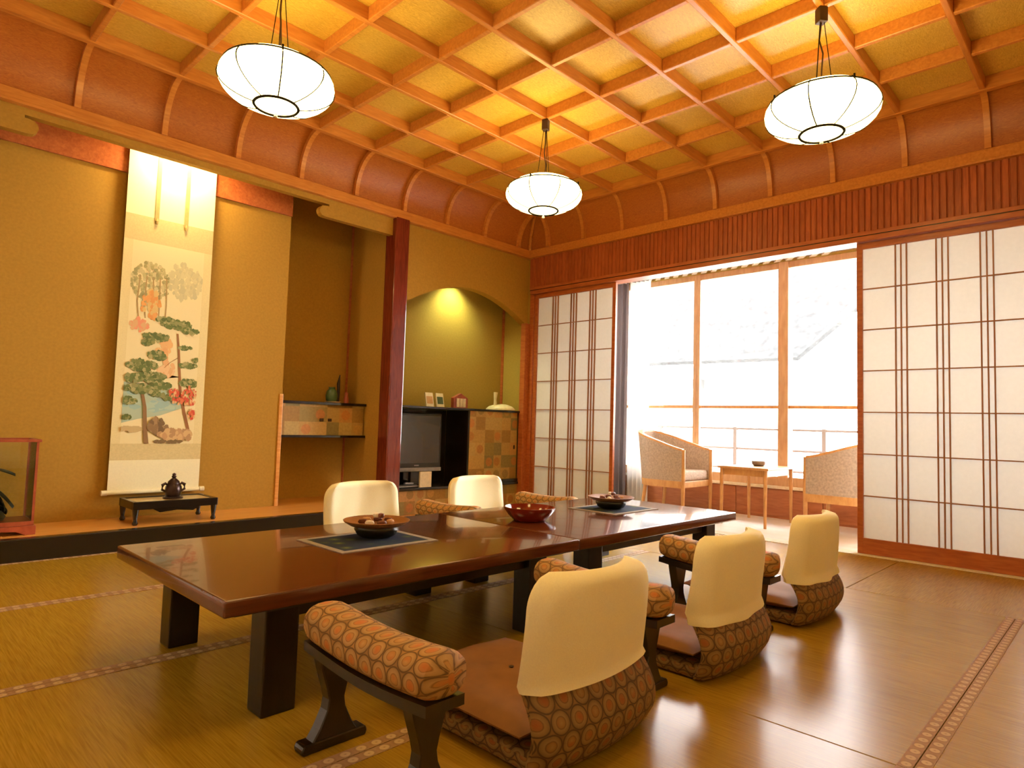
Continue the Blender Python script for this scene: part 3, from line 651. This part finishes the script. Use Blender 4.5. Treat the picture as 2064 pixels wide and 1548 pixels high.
def shoji(name, ya, yb, x, label):
    """sliding paper screen between y=ya (left) and yb (right), seen from the room"""
    t = thing(name, label, 'paper screen', (x, (ya+yb)/2, .004)); t['kind'] = 'structure'
    H = 2.16; Wd = abs(ya-yb); h = Wd/2; st, tr, brl = .036, .042, .105; d = .015
    for s in (-1, 1): bx('stile', (-d, d, s*(h-st/2)-st/2, s*(h-st/2)+st/2, 0, H), M['trim'], t, bevel=.002)
    bx('top_rail', (-d, d, -h+st, h-st, H-tr, H), M['trim'], t, bevel=.002); bx('bottom_rail', (-d, d, -h+st, h-st, 0, brl), M['trim'], t, bevel=.002)
    z0, z1 = brl, H-tr; w0 = h-st; colw = 2*w0/4; rowh = (z1-z0)/7; b = .0036; sp = .033; xb0, xb1 = -.012, .004
    vb = MB().box(xb0, xb1, -b, b, z0, z1).mesh('upright_bar'); hb = MB().box(xb0+.001, xb1, -w0, w0, -b, b).mesh('cross_bar')
    for c in (-1, 0, 1):
        for k in (-1, 0, 1): link('upright_bar', vb, M['lattice'], t, (0, c*colw+k*sp, 0))
    for r in range(1, 7): link('cross_bar', hb, M['lattice'], t, (0, 0, z0+r*rowh))
    xp = .005
    edges = [-w0]+[v for c in (-1, 0, 1) for v in (c*colw-sp, c*colw+sp)]+[w0]
    for i in range(len(edges)-1):
        ya_, yb_ = edges[i], edges[i+1]; wide = i % 2 == 0
        if wide:
            for r in range(7):
                key = ('pane', round(yb_-ya_, 4), round(rowh, 4))
                if key not in CACHE:
                    m_ = MB(); q = (yb_-ya_)/2; m_.v = [(0, -q, -rowh/2), (0, q, -rowh/2), (0, q, rowh/2), (0, -q, rowh/2)]; m_.f = [(0, 1, 2, 3)]; CACHE[key] = m_.mesh('pane')
                link('pane', CACHE[key], M['paper'], t, (xp, (ya_+yb_)/2, z0+(r+.5)*rowh))
        else:
            m_ = MB(); m_.v = [(xp, ya_, z0), (xp, yb_, z0), (xp, yb_, z1), (xp, ya_, z1)]; m_.f = [(0, 1, 2, 3)]; ob('paper_strip', m_, M['paper'], t)
    return t
shoji('door_1', 1.565, .555, XW+.02, 'paper sliding screen beside the arched niche')
shoji('door_2', -1.50, -2.52, XW+.02, 'large paper sliding screen at the right edge of the room')
struct(bx('trim_13', (XW-.01, XW+.07, 1.57, 1.62, 0, 2.165), M['trim']), 'slim door jamb post beside the left paper screen', 'post')

# veranda
XV = 2.95
struct(bx('floor_veranda', (1.75, XV, Y0, 1.72, -.1, .0), M['vfloor']), 'bright pale floor of the window veranda', 'floor')
vc = struct(bx('ceiling_veranda', (1.76, XV+.1, Y0-.1, 1.8, 2.475, 2.55), M['vceil_d']), 'pale slatted ceiling over the veranda', 'ceiling')
sl = MB().box(-.75, .75, -.024, .024, 2.462, 2.4745).mesh('slat')
ang = math.radians(35)
for k in range(26):
    y = 1.5-.11*k
    if y-.45 > Y0: link('slat', sl, M['vceil'], vc, (2.40, y, 0), (0, 0, ang))
vwl = MB().box(XV, XV+.12, Y0, 1.72, -.1, .28)
wv = struct(ob('wall_window', vwl, M['vwood']), 'low wooden wall under the veranda window', 'wall')
for k in range(6):
    y = 1.6-.82*k; bx('panel', (XV-.008, XV, y-.81, y, .02, .27), M['vwood'], wv, bevel=.003)
struct(bx('trim_14', (XV-.04, XV+.14, Y0, 1.72, .28, .305), M['vceil'], bevel=.004), 'pale window sill along the low veranda wall', 'sill')
ve = MB().box(1.76, XV+.12, 1.72, 1.8, -.1, 2.5).box(1.76, XV+.12, Y0-.1, Y0, -.1, 2.5).box(XV, XV+.12, Y0, 1.72, 2.46, 3.0)
struct(ob('wall_veranda', ve, M['plaster_n']), 'end walls of the veranda', 'wall')
def window(idx, ya, yb, label):
    t = thing('window_%d' % idx, label, 'window', (XV+.05, (ya+yb)/2, .305)); t['kind'] = 'structure'
    h = abs(ya-yb)/2; H = 2.155; s = .036
    for k in (-1, 1): bx('stile', (-.02, .02, k*(h-s/2)-s/2, k*(h-s/2)+s/2, 0, H), M['vframe'], t, bevel=.003)
    bx('top_rail', (-.02, .02, -h+s, h-s, H-.06, H), M['vframe'], t, bevel=.003); bx('bottom_rail', (-.02, .02, -h+s, h-s, 0, .085), M['vframe'], t, bevel=.003)
    bx('middle_rail', (-.018, .018, -h+s, h-s, .735, .765), M['chairwood'], t, bevel=.003)
    for z0, z1 in ((.085, .735), (.765, H-.06)): bx('pane', (-.002, .002, -h+s, h-s, z0, z1), M['glass'], t)
wins = [(1.70, 1.34), (1.34, .432), (.432, -.482), (-.482, -1.40), (-1.40, -2.32), (-2.32, -3.24)]
wl = ['narrow window sash behind the drawn curtain', 'window sash beside the sheer curtain', 'window sash in the middle of the opening', 'window sash left of the large paper screen', 'window sash hidden behind the large paper screen', 'last window sash at the far right of the veranda']
for k, (a, b) in enumerate(wins): window(k+1, a, b, wl[k])
struct(bx('trim_15', (XV+.01, XV+.13, -.53, -.435, .305, 2.46), M['vframe'], bevel=.004), 'thick wooden mullion left of the large paper screen', 'mullion')
def curtain(name, y0, y1, mat, label, folds, x, amp, top=2.44):
    n = folds*8
    mb = MB().grid(n, 6, lambda u, v: (x+amp*math.sin(u*folds*2*PI)*(.6+.4*v)+.01*math.sin(u*31), y0+(y1-y0)*u, top-(top-.02)*v))
    t = thing(name, label, 'curtain', (0, 0, 0)); ob('cloth', mb, mat, t, smooth=True)
    ob('rail', MB().tube([(x, y0-.03, top+.008), (x, y1+.03, top+.008)], .008, 8), M['silver'], t)
curtain('drape', 1.42, 1.17, M['drape'], 'grey drape bunched at the left end of the veranda window', 4, 2.80, .035)
curtain('sheer_curtain', 1.17, .90, M['sheer'], 'white sheer curtain gathered beside the grey drape', 5, 2.82, .03)

# veranda armchairs and table
def tub_chair(label, loc, rz):
    t = thing('tub_armchair', label, 'armchair', loc, rz, 'tub armchairs on the veranda')
    w_, d0, d1, R = .27, -.26, .25, .2
    path = []
    for k in range(5): path.append((-w_, d0+(d1-R-d0)*k/4))
    for k in range(1, 9): a = PI-PI/2*k/8; path.append((-w_+R+R*math.cos(a), d1-R+R*math.sin(a)))
    for k in range(1, 5): path.append((-w_+R+(2*w_-2*R)*k/4, d1))
    for k in range(1, 9): a = PI/2-PI/2*k/8; path.append((w_-R+R*math.cos(a), d1-R+R*math.sin(a)))
    for k in range(1, 5): path.append((w_, d1-R+(d0-d1+R)*k/4))
    n = len(path)-1
    L = [0]
    for i in range(n): L.append(L[-1]+math.hypot(path[i+1][0]-path[i][0], path[i+1][1]-path[i][1]))
    def P_(u):
        s = u*L[-1]
        for i in range(n):
            if s <= L[i+1] or i == n-1: f = (s-L[i])/(L[i+1]-L[i]); return (path[i][0]+(path[i+1][0]-path[i][0])*f, path[i][1]+(path[i+1][1]-path[i][1])*f)
    def top(u): return .63+.17*(math.sin(PI*u)**1.3)
    def band(th, zlo, zhi):
        mb = MB(); nu = 40
        def ring(u, k):   # k 0..3 : inner-bottom outer-bottom outer-top inner-top
            x, y = P_(u); x2, y2 = P_(min(1, u+.01)); x1, y1 = P_(max(0, u-.01)); tx, ty = x2-x1, y2-y1; q = math.hypot(tx, ty); nx, ny = -ty/q, tx/q
            o_ = th[0] if k in (1, 2) else th[1]; z = zlo(u) if k in (0, 1) else zhi(u)
            lean = (z-.3)*.12*math.sin(PI*u); 
            return (x+nx*o_, y+ny*o_+lean, z)
        mb.grid(4, nu, lambda a, b: ring(b, int(round(a*4)) % 4), wrap_u=True)
        mb.f.append(tuple(range(4))); mb.f.append(tuple(nu*4+3-i for i in range(4)))
        return mb
    ob('back_shell', band((.018, -.022), lambda u: .325, lambda u: top(u)-.02), M['uphol'], t, smooth=True)
    ob('top_rail', band((.02, -.024), lambda u: top(u)-.0195, lambda u: top(u)), M['chairwood'], t, smooth=True)
    ob('seat_rail', band((.02, -.024), lambda u: .26, lambda u: .3245), M['chairwood'], t, smooth=True)
    ob('front_rail', MB().box(-.25, .25, -.26, -.235, .26, .32), M['chairwood'], t, bevel=.004)
    ob('seat_cushion', MB().box(-.243, .243, -.255, .2, .3205, .42), M['uphol'], t, bevel=.035, seg=4, smooth=True)
    for s in (-1, 1):
        ob('leg', MB().tube([(s*.27, -.268, 0), (s*.27, -.268, .3), (s*.27, -.268, .62)], [.014, .019, .017], 10), M['chairwood'], t, smooth=True)
        ob('leg', MB().tube([(s*.20, .22, 0), (s*.19, .19, .26)], [.014, .02], 10), M['chairwood'], t, smooth=True)
tub_chair('grey beige tub armchair beside the curtain', (2.52, .43, 0), 0)
tub_chair('grey beige tub armchair half hidden by the large paper screen', (2.50, -1.22, 0), PI)
t = thing('side_table', 'small honey wood veranda table between the two armchairs', 'table', (2.47, -.445, 0))
bx('tabletop', (-.30, .30, -.225, .225, .485, .505), M['chairwood'], t, bevel=.006)
bx('apron', (-.265, .265, -.192, -.176, .43, .484), M['chairwood'], t); bx('apron', (-.265, .265, .176, .192, .43, .484), M['chairwood'], t)
bx('apron', (-.265, -.25, -.175, .175, .43, .484), M['chairwood'], t); bx('apron', (.25, .265, -.175, .175, .43, .484), M['chairwood'], t)
for sx in (-1, 1):
    for sy in (-1, 1): ob('leg', MB().tube([(sx*.283, sy*.195, 0), (sx*.28, sy*.195, .484)], [.012, .017], 10), M['chairwood'], t, smooth=True)
t = thing('ashtray', 'small grey glass ashtray on the veranda table', 'ashtray', (2.5, -.45, .505))
ob('bowl', MB().lathe([(.04, 0), (.06, .02), (.062, .045), (.05, .045), (.045, .012), (0, .01)], 20), M['silver'], t, smooth=True)

# outside: balcony, neighbours
t = thing('balcony_railing', 'slim balcony railing outside the veranda window', 'railing', (3.75, -.5, 0))
for k in range(5): bx('post', (-.02, .02, -2+.95*k-.02, -2+.95*k+.02, -.1, .86), M['rail'], t)
for z in (.84, .62, .40): ob('rail', MB().box(-.018, .018, -2.6, 2.6, z-.012, z+.012), M['rail'], t, bevel=.004, seg=1)
t = thing('balcony_floor', 'pale balcony deck outside the window', 'deck', (3.6, 0, 0)); bx('deck', (-.5, .5, -4, 4, -.2, -.08), M['ground'], t)
tag(bx('ground', (3.0, 40, -30, 30, -3.2, -3.0), M['ground']), 'pale ground beyond the balcony', 'ground', kind='structure')
t = thing('neighbouring_house', 'washed out house with a pebbled grey roof outside the window', 'house', (8.2, 2.2, -3.0))
l = t.location
rf = MB(); A = [(8.0, 6.5, 2.15), (8.0, 1.25, 2.10), (8.9, .05, 3.45), (10.6, -.6, 5.2), (10.6, 6.5, 5.2)]
rf.v = [(x-l.x, y-l.y, z-l.z) for x, y, z in A]+[(x-l.x+.1, y-l.y, z-l.z-.05) for x, y, z in A]; rf.f = [(0, 1, 2, 3, 4), (9, 8, 7, 6, 5)]+[(i, (i+1) % 5, 5+(i+1) % 5, 5+i) for i in range(5)]
ob('roof', rf, M['roof'], t); ob('wall', MB().box(.3, 2.2, -1.2, 4.2, 0, 5.05), M['xwall'], t)
w_ = bx('window', (.27, .3, 1.2, 1.9, 4.15, 4.45), M['xpink'], t); bx('eave', (.1, .32, 1.0, 2.1, 4.62, 4.80), M['xdark'], t)

# ------------------------------------------------------------------ pendant lamps
def lamp(label, loc):
    t = thing('pendant_lamp', label, 'pendant lamp', loc, .35, 'paper pendant lamps'); zc = -.530; a, b = .262, .117
    prof_ = []
    for k in range(19):
        th = -PI/2+PI*k/18; prof_.append((a*max(0.0001, math.cos(th))**.95, zc+b*math.sin(th)))
    prof_ = [p for p in prof_ if p[0] > .085]
    sh = ob('shade', MB().lathe([(.0, prof_[0][1]+.002)]+prof_+[(.0, prof_[-1][1]-.002)], 40), M['lamp'], t, smooth=True)
    rr = lambda z: a*max(.001, 1-((z-zc)/b)**2)**.475
    def ring(r, z, w_): return MB().tube([(r*math.cos(2*PI*k/40), r*math.sin(2*PI*k/40), z) for k in range(40)], w_, 5, closed=True)
    ob('bottom_ring', ring(.1, prof_[0][1]-.002, .007), M['lampwire'], t, smooth=True)
    ob('upper_ring', ring(rr(zc+.045)+.003, zc+.045, .004), M['lampwire'], t, smooth=True)
    for k in range(8):
        q = 2*PI*k/8
        pts_ = [((p[0]+.0025)*math.cos(q), (p[0]+.0025)*math.sin(q), p[1]) for p in prof_ if p[1] < zc+.06]
        ob('wire', MB().tube(pts_, .003, 4), M['lampwire'], t)
        if k % 2 == 0: ob('clip', MB().tube([((rr(zc+.045)+.004)*math.cos(q), (rr(zc+.045)+.004)*math.sin(q), zc+.03), ((rr(zc+.045)+.004)*math.cos(q), (rr(zc+.045)+.004)*math.sin(q), zc+.06)], .005, 5), M['lampwire'], t)
    ob('ceiling_hook', MB().box(-.022, .022, -.022, .022, -.075, 0), M['brownbox'], t, bevel=.004)
    zt = prof_[-1][1]
    for k in range(3):
        q = 2*PI*k/3; ob('chain', MB().tube([(.012*math.cos(q), .012*math.sin(q), -.07), (.05*math.cos(q), .05*math.sin(q), zt)], .0022, 5), M['lampwire'], t)
    ob('cord', MB().tube([(0, 0, -.07), (.012, .004, -.16), (-.012, .0, -.24), (.008, -.006, -.32), (0, 0, zt)], .0042, 6), M['brownbox'], t, smooth=True)
    ob('cap', MB().lathe([(.06, zt-.004), (.05, zt+.012), (.012, zt+.02), (0, zt+.02)], 16), M['brass'], t, smooth=True)
    ob('pull_cord', MB().tube([(0, 0, prof_[0][1]), (0, 0, prof_[0][1]-.035)], .0014, 4), M['card'], t)
    ob('pull_knob', MB().lathe([(.003, 0), (.008, -.006), (.009, -.018), (0, -.022)], 10, (0, 0, prof_[0][1]-.035)), M['card'], t, smooth=True)
    return t
L1 = lamp('paper pendant lamp nearest the arched niche', (0, 0, ZC))
dup(L1, (0, -4*GY, ZC), .9, 'paper pendant lamp in front of the large paper screen')
dup(L1, (-4*GX, 0, ZC), 1.2, 'paper pendant lamp at the upper left near the scroll')
dup(L1, (-4*GX, -4*GY, ZC), .2, 'paper pendant lamp overhead on the near side')

# ------------------------------------------------------------------ low tables
def low_table(label, loc):
    L, Wd, H = 1.45, .925, .35
    t = thing('low_table', label, 'table', loc, 0, 'low lacquered tables')
    bx('tabletop', (-L/2+.001, L/2-.001, -Wd/2, Wd/2, H-.045, H), M['table'], t, bevel=.007, seg=3, smooth=True)
    bx('under_frame', (-L/2+.05, L/2-.05, -Wd/2+.05, Wd/2-.05, H-.06, H-.0455), M['table_leg'], t)
    for sy in (-1, 1): ob('long_rail', MB().box(-.50, .50, sy*.36-.015, sy*.36+.015, H-.10, H-.0605), M['table_leg'], t, bevel=.003)
    for sx in (-1, 1):
        ob('cross_rail', MB().box(sx*.50-.02, sx*.50+.02, -.34, .34, H-.10, H-.0605), M['table_leg'], t, bevel=.003)
        for sy in (-1, 1):
            ob('leg', MB().box(sx*.535-.05, sx*.535+.05, sy*.36-.044, sy*.36+.044, 0, H-.0605), M['table_leg'], t, bevel=.005)
    return t
T1 = low_table('long dark red brown low table nearer the viewer', (-1.826, -.775, 0))
dup(T1, (-.376, -.775, 0), 0, 'long dark red brown low table at the window end')

def placemat(label, loc):
    t = thing('placemat', label, 'placemat', loc, 0, 'placemats on the low tables'); a, b, e = .215, .163, .026
    bx('cloth', (-a+e, a-e, -b+e, b-e, 0, .0025), M['matblue'], t)
    for s in (-1, 1):
        bx('border', (-a, a, s*(b-e/2)-e/2, s*(b-e/2)+e/2, 0, .003), M['matgrey'], t); bx('border', (s*(a-e/2)-e/2, s*(a-e/2)+e/2, -b+e, b-e, 0, .003), M['matgrey'], t)
    return t
p1 = placemat('dark flowered placemat on the nearer table', (-1.80, -.745, .35))
dup(p1, (-.148, -.735, .35), 0, 'dark flowered placemat at the window end')
def sweet_bowl(label, loc, seed):
    rng = random.Random(seed)
    t = thing('sweets_dish', label, 'dish', loc, rng.uniform(0, 3), 'dishes of sweets')
    ob('foot_bowl', MB().lathe([(.06, 0), (.075, .008), (.088, .03), (.085, .042), (0, .04)], 28), M['dkbowl'], t, smooth=True)
    ob('rim_tray', MB().lathe([(.07, .042), (.105, .046), (.128, .06), (.132, .066), (.127, .067), (.10, .054), (0, .05)], 32), M['brown'], t, smooth=True)
    return t
def sweet(loc, rot, m, label, group):
    t = tag(ob('sweet', MB().lathe([(0, 0), (.012, .002), (.016, .01), (.012, .019), (0, .022)], 10), m, None, loc, rot, smooth=True), label, 'sweet', group)
    t.scale = (1.25, .8, .9)
rng = random.Random(5)
mats_ = [('sw_b', 'brown'), ('sw_w', 'white'), ('sw_t', 'tan')]
for (bxx, by), lab, where in (((-1.735, -.70), 'brown rimmed dish of sweets on the nearer placemat', 'nearer'), ((-.155, -.72), 'brown rimmed dish of sweets on the window end placemat', 'window end')):
    sweet_bowl(lab, (bxx, by, .353), int(abs(bxx)*100))
    for k in range(9):
        a = k*2*PI/7; r_ = .055 if k < 7 else .02
        mk, nm = mats_[[0, 0, 2, 0, 1, 0, 2, 0, 1][k]]
        sweet((bxx+r_*math.cos(a), by+r_*math.sin(a), .353+.051+(.0 if k < 7 else .02)), (0, 0, rng.uniform(0, 3)), M[mk], 'small %s sweet in the %s dish' % (nm, where), 'sweets in the %s dish' % where)
tag(ob('red_bowl', MB().lathe([(.075, 0), (.082, .006), (.105, .03), (.122, .055), (.126, .066), (.119, .067), (.112, .052), (.09, .02), (0, .012)], 48, lobe=lambda a, z: .025*abs(math.cos(4*a))*min(1, z/.04)), M['red'], None, (-.885, -.755, .35), smooth=True), 'dark red lacquered lobed bowl at the join of the tables', 'bowl')

# ------------------------------------------------------------------ legless chairs
def floor_chair(label, loc, rz, droop=0.0, cover_rz=0):
    """sitter faces local +y; origin under the back"""
    t = thing('legless_chair', label, 'chair', loc, rz, 'legless floor chairs')
    H = .455
    def yy(z):   # side profile of the back
        return -.015-.045*math.sin(min(1, z/.2)*PI)*(1 if z < .2 else 0)+(.03*math.sin((z-.2)/.25*PI*.5)*-1 if z > .2 else 0)
    def hw(z):
        w0 = .258-.018*min(1, max(0, z-.02)/.2) if z < .22 else .240-.008*(z-.22)/.23
        if z > H-.08: q = (z-(H-.08))/.08; w0 -= .08*(1-math.sqrt(max(0, 1-q*q)))
        if z < .05: w0 -= .02*(1-z/.05)
        return w0
    def surf(u, z, off):
        s = 2*u-1; x = s*hw(z); return (x, yy(z)+.058*s*s*(.5+z)+off, z+.0)
    def slab(z0, z1, th, grow, nz=22, nu=18, wr=0, hem=0):
        mb = MB()
        def fn(a, b, side):
            z = z0+(z1-z0)*b
            zz = z0+(z1-z0)*b
            if hem and b < .35: zz = z-hem*(1-b/.35)*(1+.35*math.sin(a*4))
            x, y, z_ = surf(a, min(max(zz, .188 if grow > 0 else 0), H-.0001), 0); k = 1+grow/.23; x *= k
            e = math.sqrt(max(0, 1-max(0, (abs(2*a-1)-.8)/.2)**2)); e2 = math.sqrt(max(0, 1-max(0, (b-.9)/.1)**2)) if grow >= 0 else 1
            tt = th/2*max(.15, min(e, e2))
            tt += wr*(1+math.sin(a*17+3*math.sin(b*2)))*(1-.7*b)
            return (x, y+side*tt, zz+grow)
        uvf = lambda a, b: ((a-.5)*.48, z0+(z1-z0)*b)
        n0 = len(mb.v); mb.grid(nu, nz, lambda a, b: fn(a, b, -1), uvfn=uvf); n1 = len(mb.v); mb.grid(nu, nz, lambda a, b: fn(a, b, 1), uvfn=uvf)
        W_ = nu+1
        for i in range(nu):
            mb.f.append((n0+i, n0+i+1, n1+i+1, n1+i)); q = nz*W_; mb.f.append((n0+q+i, n0+q+i+1, n1+q+i+1, n1+q+i))
        for j in range(nz):
            mb.f.append((n0+j*W_, n0+(j+1)*W_, n1+(j+1)*W_, n1+j*W_)); q = nu; mb.f.append((n0+j*W_+q, n0+(j+1)*W_+q, n1+(j+1)*W_+q, n1+j*W_+q))
        return mb
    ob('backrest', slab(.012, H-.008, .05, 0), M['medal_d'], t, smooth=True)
    ob('back_cover', slab(.195, H, .068, .006, wr=droop, hem=.02 if droop else .008), M['cover'], t, smooth=True)
    seat = MB().box(-.225, .225, -.02, .43, .003, .05)
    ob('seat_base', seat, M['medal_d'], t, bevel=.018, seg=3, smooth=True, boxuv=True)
    return t
def cushion(label, loc, rz):
    t = thing('seat_cushion', label, 'cushion', loc, rz, 'brown satin seat cushions'); 
    mb = MB(); n = 16
    def h(u, v, s):
        a, b = abs(2*u-1), abs(2*v-1); e = (max(0, 1-a**3)*max(0, 1-b**3))**.4
        return ((u-.5)*.48, (v-.5)*.52, .034+s*(.032*e+.002)+.003*math.sin(u*14+v*6)*e*(s > 0))
    mb.grid(n, n, lambda u, v: h(u, v, 1)); k = len(mb.v); mb.grid(n, n, lambda u, v: h(u, v, -1)); W_ = n+1
    for i in range(n):
        mb.f += [(i, i+1, k+i+1, k+i), (n*W_+i, n*W_+i+1, k+n*W_+i+1, k+n*W_+i), (i*W_, (i+1)*W_, k+(i+1)*W_, k+i*W_), (i*W_+n, (i+1)*W_+n, k+(i+1)*W_+n, k+i*W_+n)]
    ob('cloth', mb, M['satin'], t, smooth=True)
    ob('tuft', MB().lathe([(.006, .0), (.008, .004), (0, .007)], 8, (0, 0, .066)), M['wire'], t, smooth=True)
    return t
def armrest(label, loc, rz=0):
    t = thing('armrest', label, 'armrest', loc, rz, 'padded floor armrests'); L = .53
    cz = lambda s: .292-.016*math.cos(s*PI/2)+.004*s
    def fn(u, v, gx=.066, gz=.05):
        s = 2*v-1; q = abs(s); e = (1-max(0, (q-.80)/.20)**2.4)**.5 if q < 1 else 0
        a = 2*PI*u; c_, s_ = math.cos(a), math.sin(a); sg = lambda x, p: math.copysign(abs(x)**p, x)
        return (gx*(.45+.55*e)*sg(c_, .8)*(e > 0 or 0.3), s*L/2*(1 if q < 1 else 1), cz(s)+gz*(.35+.65*e)*sg(s_, .85))
    mb = MB().grid(24, 28, fn, wrap_u=True, uvfn=lambda u, v: (v*L, u*.36))
    mb.f.append(tuple(range(23, -1, -1))); mb.f.append(tuple(28*24+i for i in range(24)))
    ob('pad', mb, M['medal'], t, smooth=True)
    bd = MB()
    bd.grid(1, 12, lambda u, v: ((u-.5)*.105, (v-.5)*(L-.03), cz(2*v-1)-.048)); k = len(bd.v); bd.grid(1, 12, lambda u, v: ((u-.5)*.105, (v-.5)*(L-.03), cz(2*v-1)-.072))
    for j in range(12): bd.f += [(j*2, j*2+2, k+j*2+2, k+j*2), (j*2+1, j*2+3, k+j*2+3, k+j*2+1)]
    bd.f += [(0, 1, k+1, k), (24, 25, k+25, k+24)]
    ob('board', bd, M['legwood'], t)
    prf = [(.052, .222), (.044, .19), (.028, .14), (.022, .115), (.026, .09), (.045, .05), (.064, .022)]
    for y in (-.185, .185):
        ob('leg', MB().prism([(x, z) for x, z in prf]+[(-x, z) for x, z in reversed(prf)], 1, y-.019, y+.019), M['legwood'], t, bevel=.003, seg=1)
        ob('foot', MB().prism([(-.088, 0), (.088, 0), (.092, .012), (.086, .024), (-.086, .024), (-.092, .012)], 1, y-.022, y+.022), M['legwood'], t, bevel=.003, seg=1)
    return t
near = [(-1.865, 'legless chair with smooth cream cover nearest the viewer'), (-1.04, 'legless chair with cream cover in the middle of the near side'), (-.185, 'legless chair with wrinkled cream cover nearest the large paper screen')]
for k, (x, lab) in enumerate(near):
    floor_chair(lab, (x, (-1.875, -1.86, -1.85)[k], 0), 0, (0, .004, .007)[k])
    cushion(('brown satin cushion on the chair nearest the viewer', 'brown satin cushion on the middle chair of the near side', 'brown satin cushion on the chair nearest the large paper screen')[k], (x+.005, -1.585, .0505), 0)
far = [(-1.15, 'legless chair with creased cream cover across the table near the pillar'), (-.26, 'legless chair with bright cream cover across the table before the niche')]
for k, (x, lab) in enumerate(far):
    floor_chair(lab, (x, .31, 0), PI, (.005, .002)[k])
    cushion(('brown satin cushion on the far chair near the pillar', 'brown satin cushion on the far chair before the niche')[k], (x, .04, .0505), PI)
A1 = armrest('padded brocade armrest nearest the viewer', (-2.335, -1.60, 0))
dup(A1, (-1.455, -1.60, 0), 0, 'padded brocade armrest between the near and middle chairs')
dup(A1, (-.62, -1.60, 0), 0, 'padded brocade armrest between the middle and last near side chairs')
dup(A1, (-.70, .07, 0), PI, 'padded brocade armrest across the table between the far chairs')
dup(A1, (.19, .07, 0), PI, 'padded brocade armrest across the table beside the left paper screen')
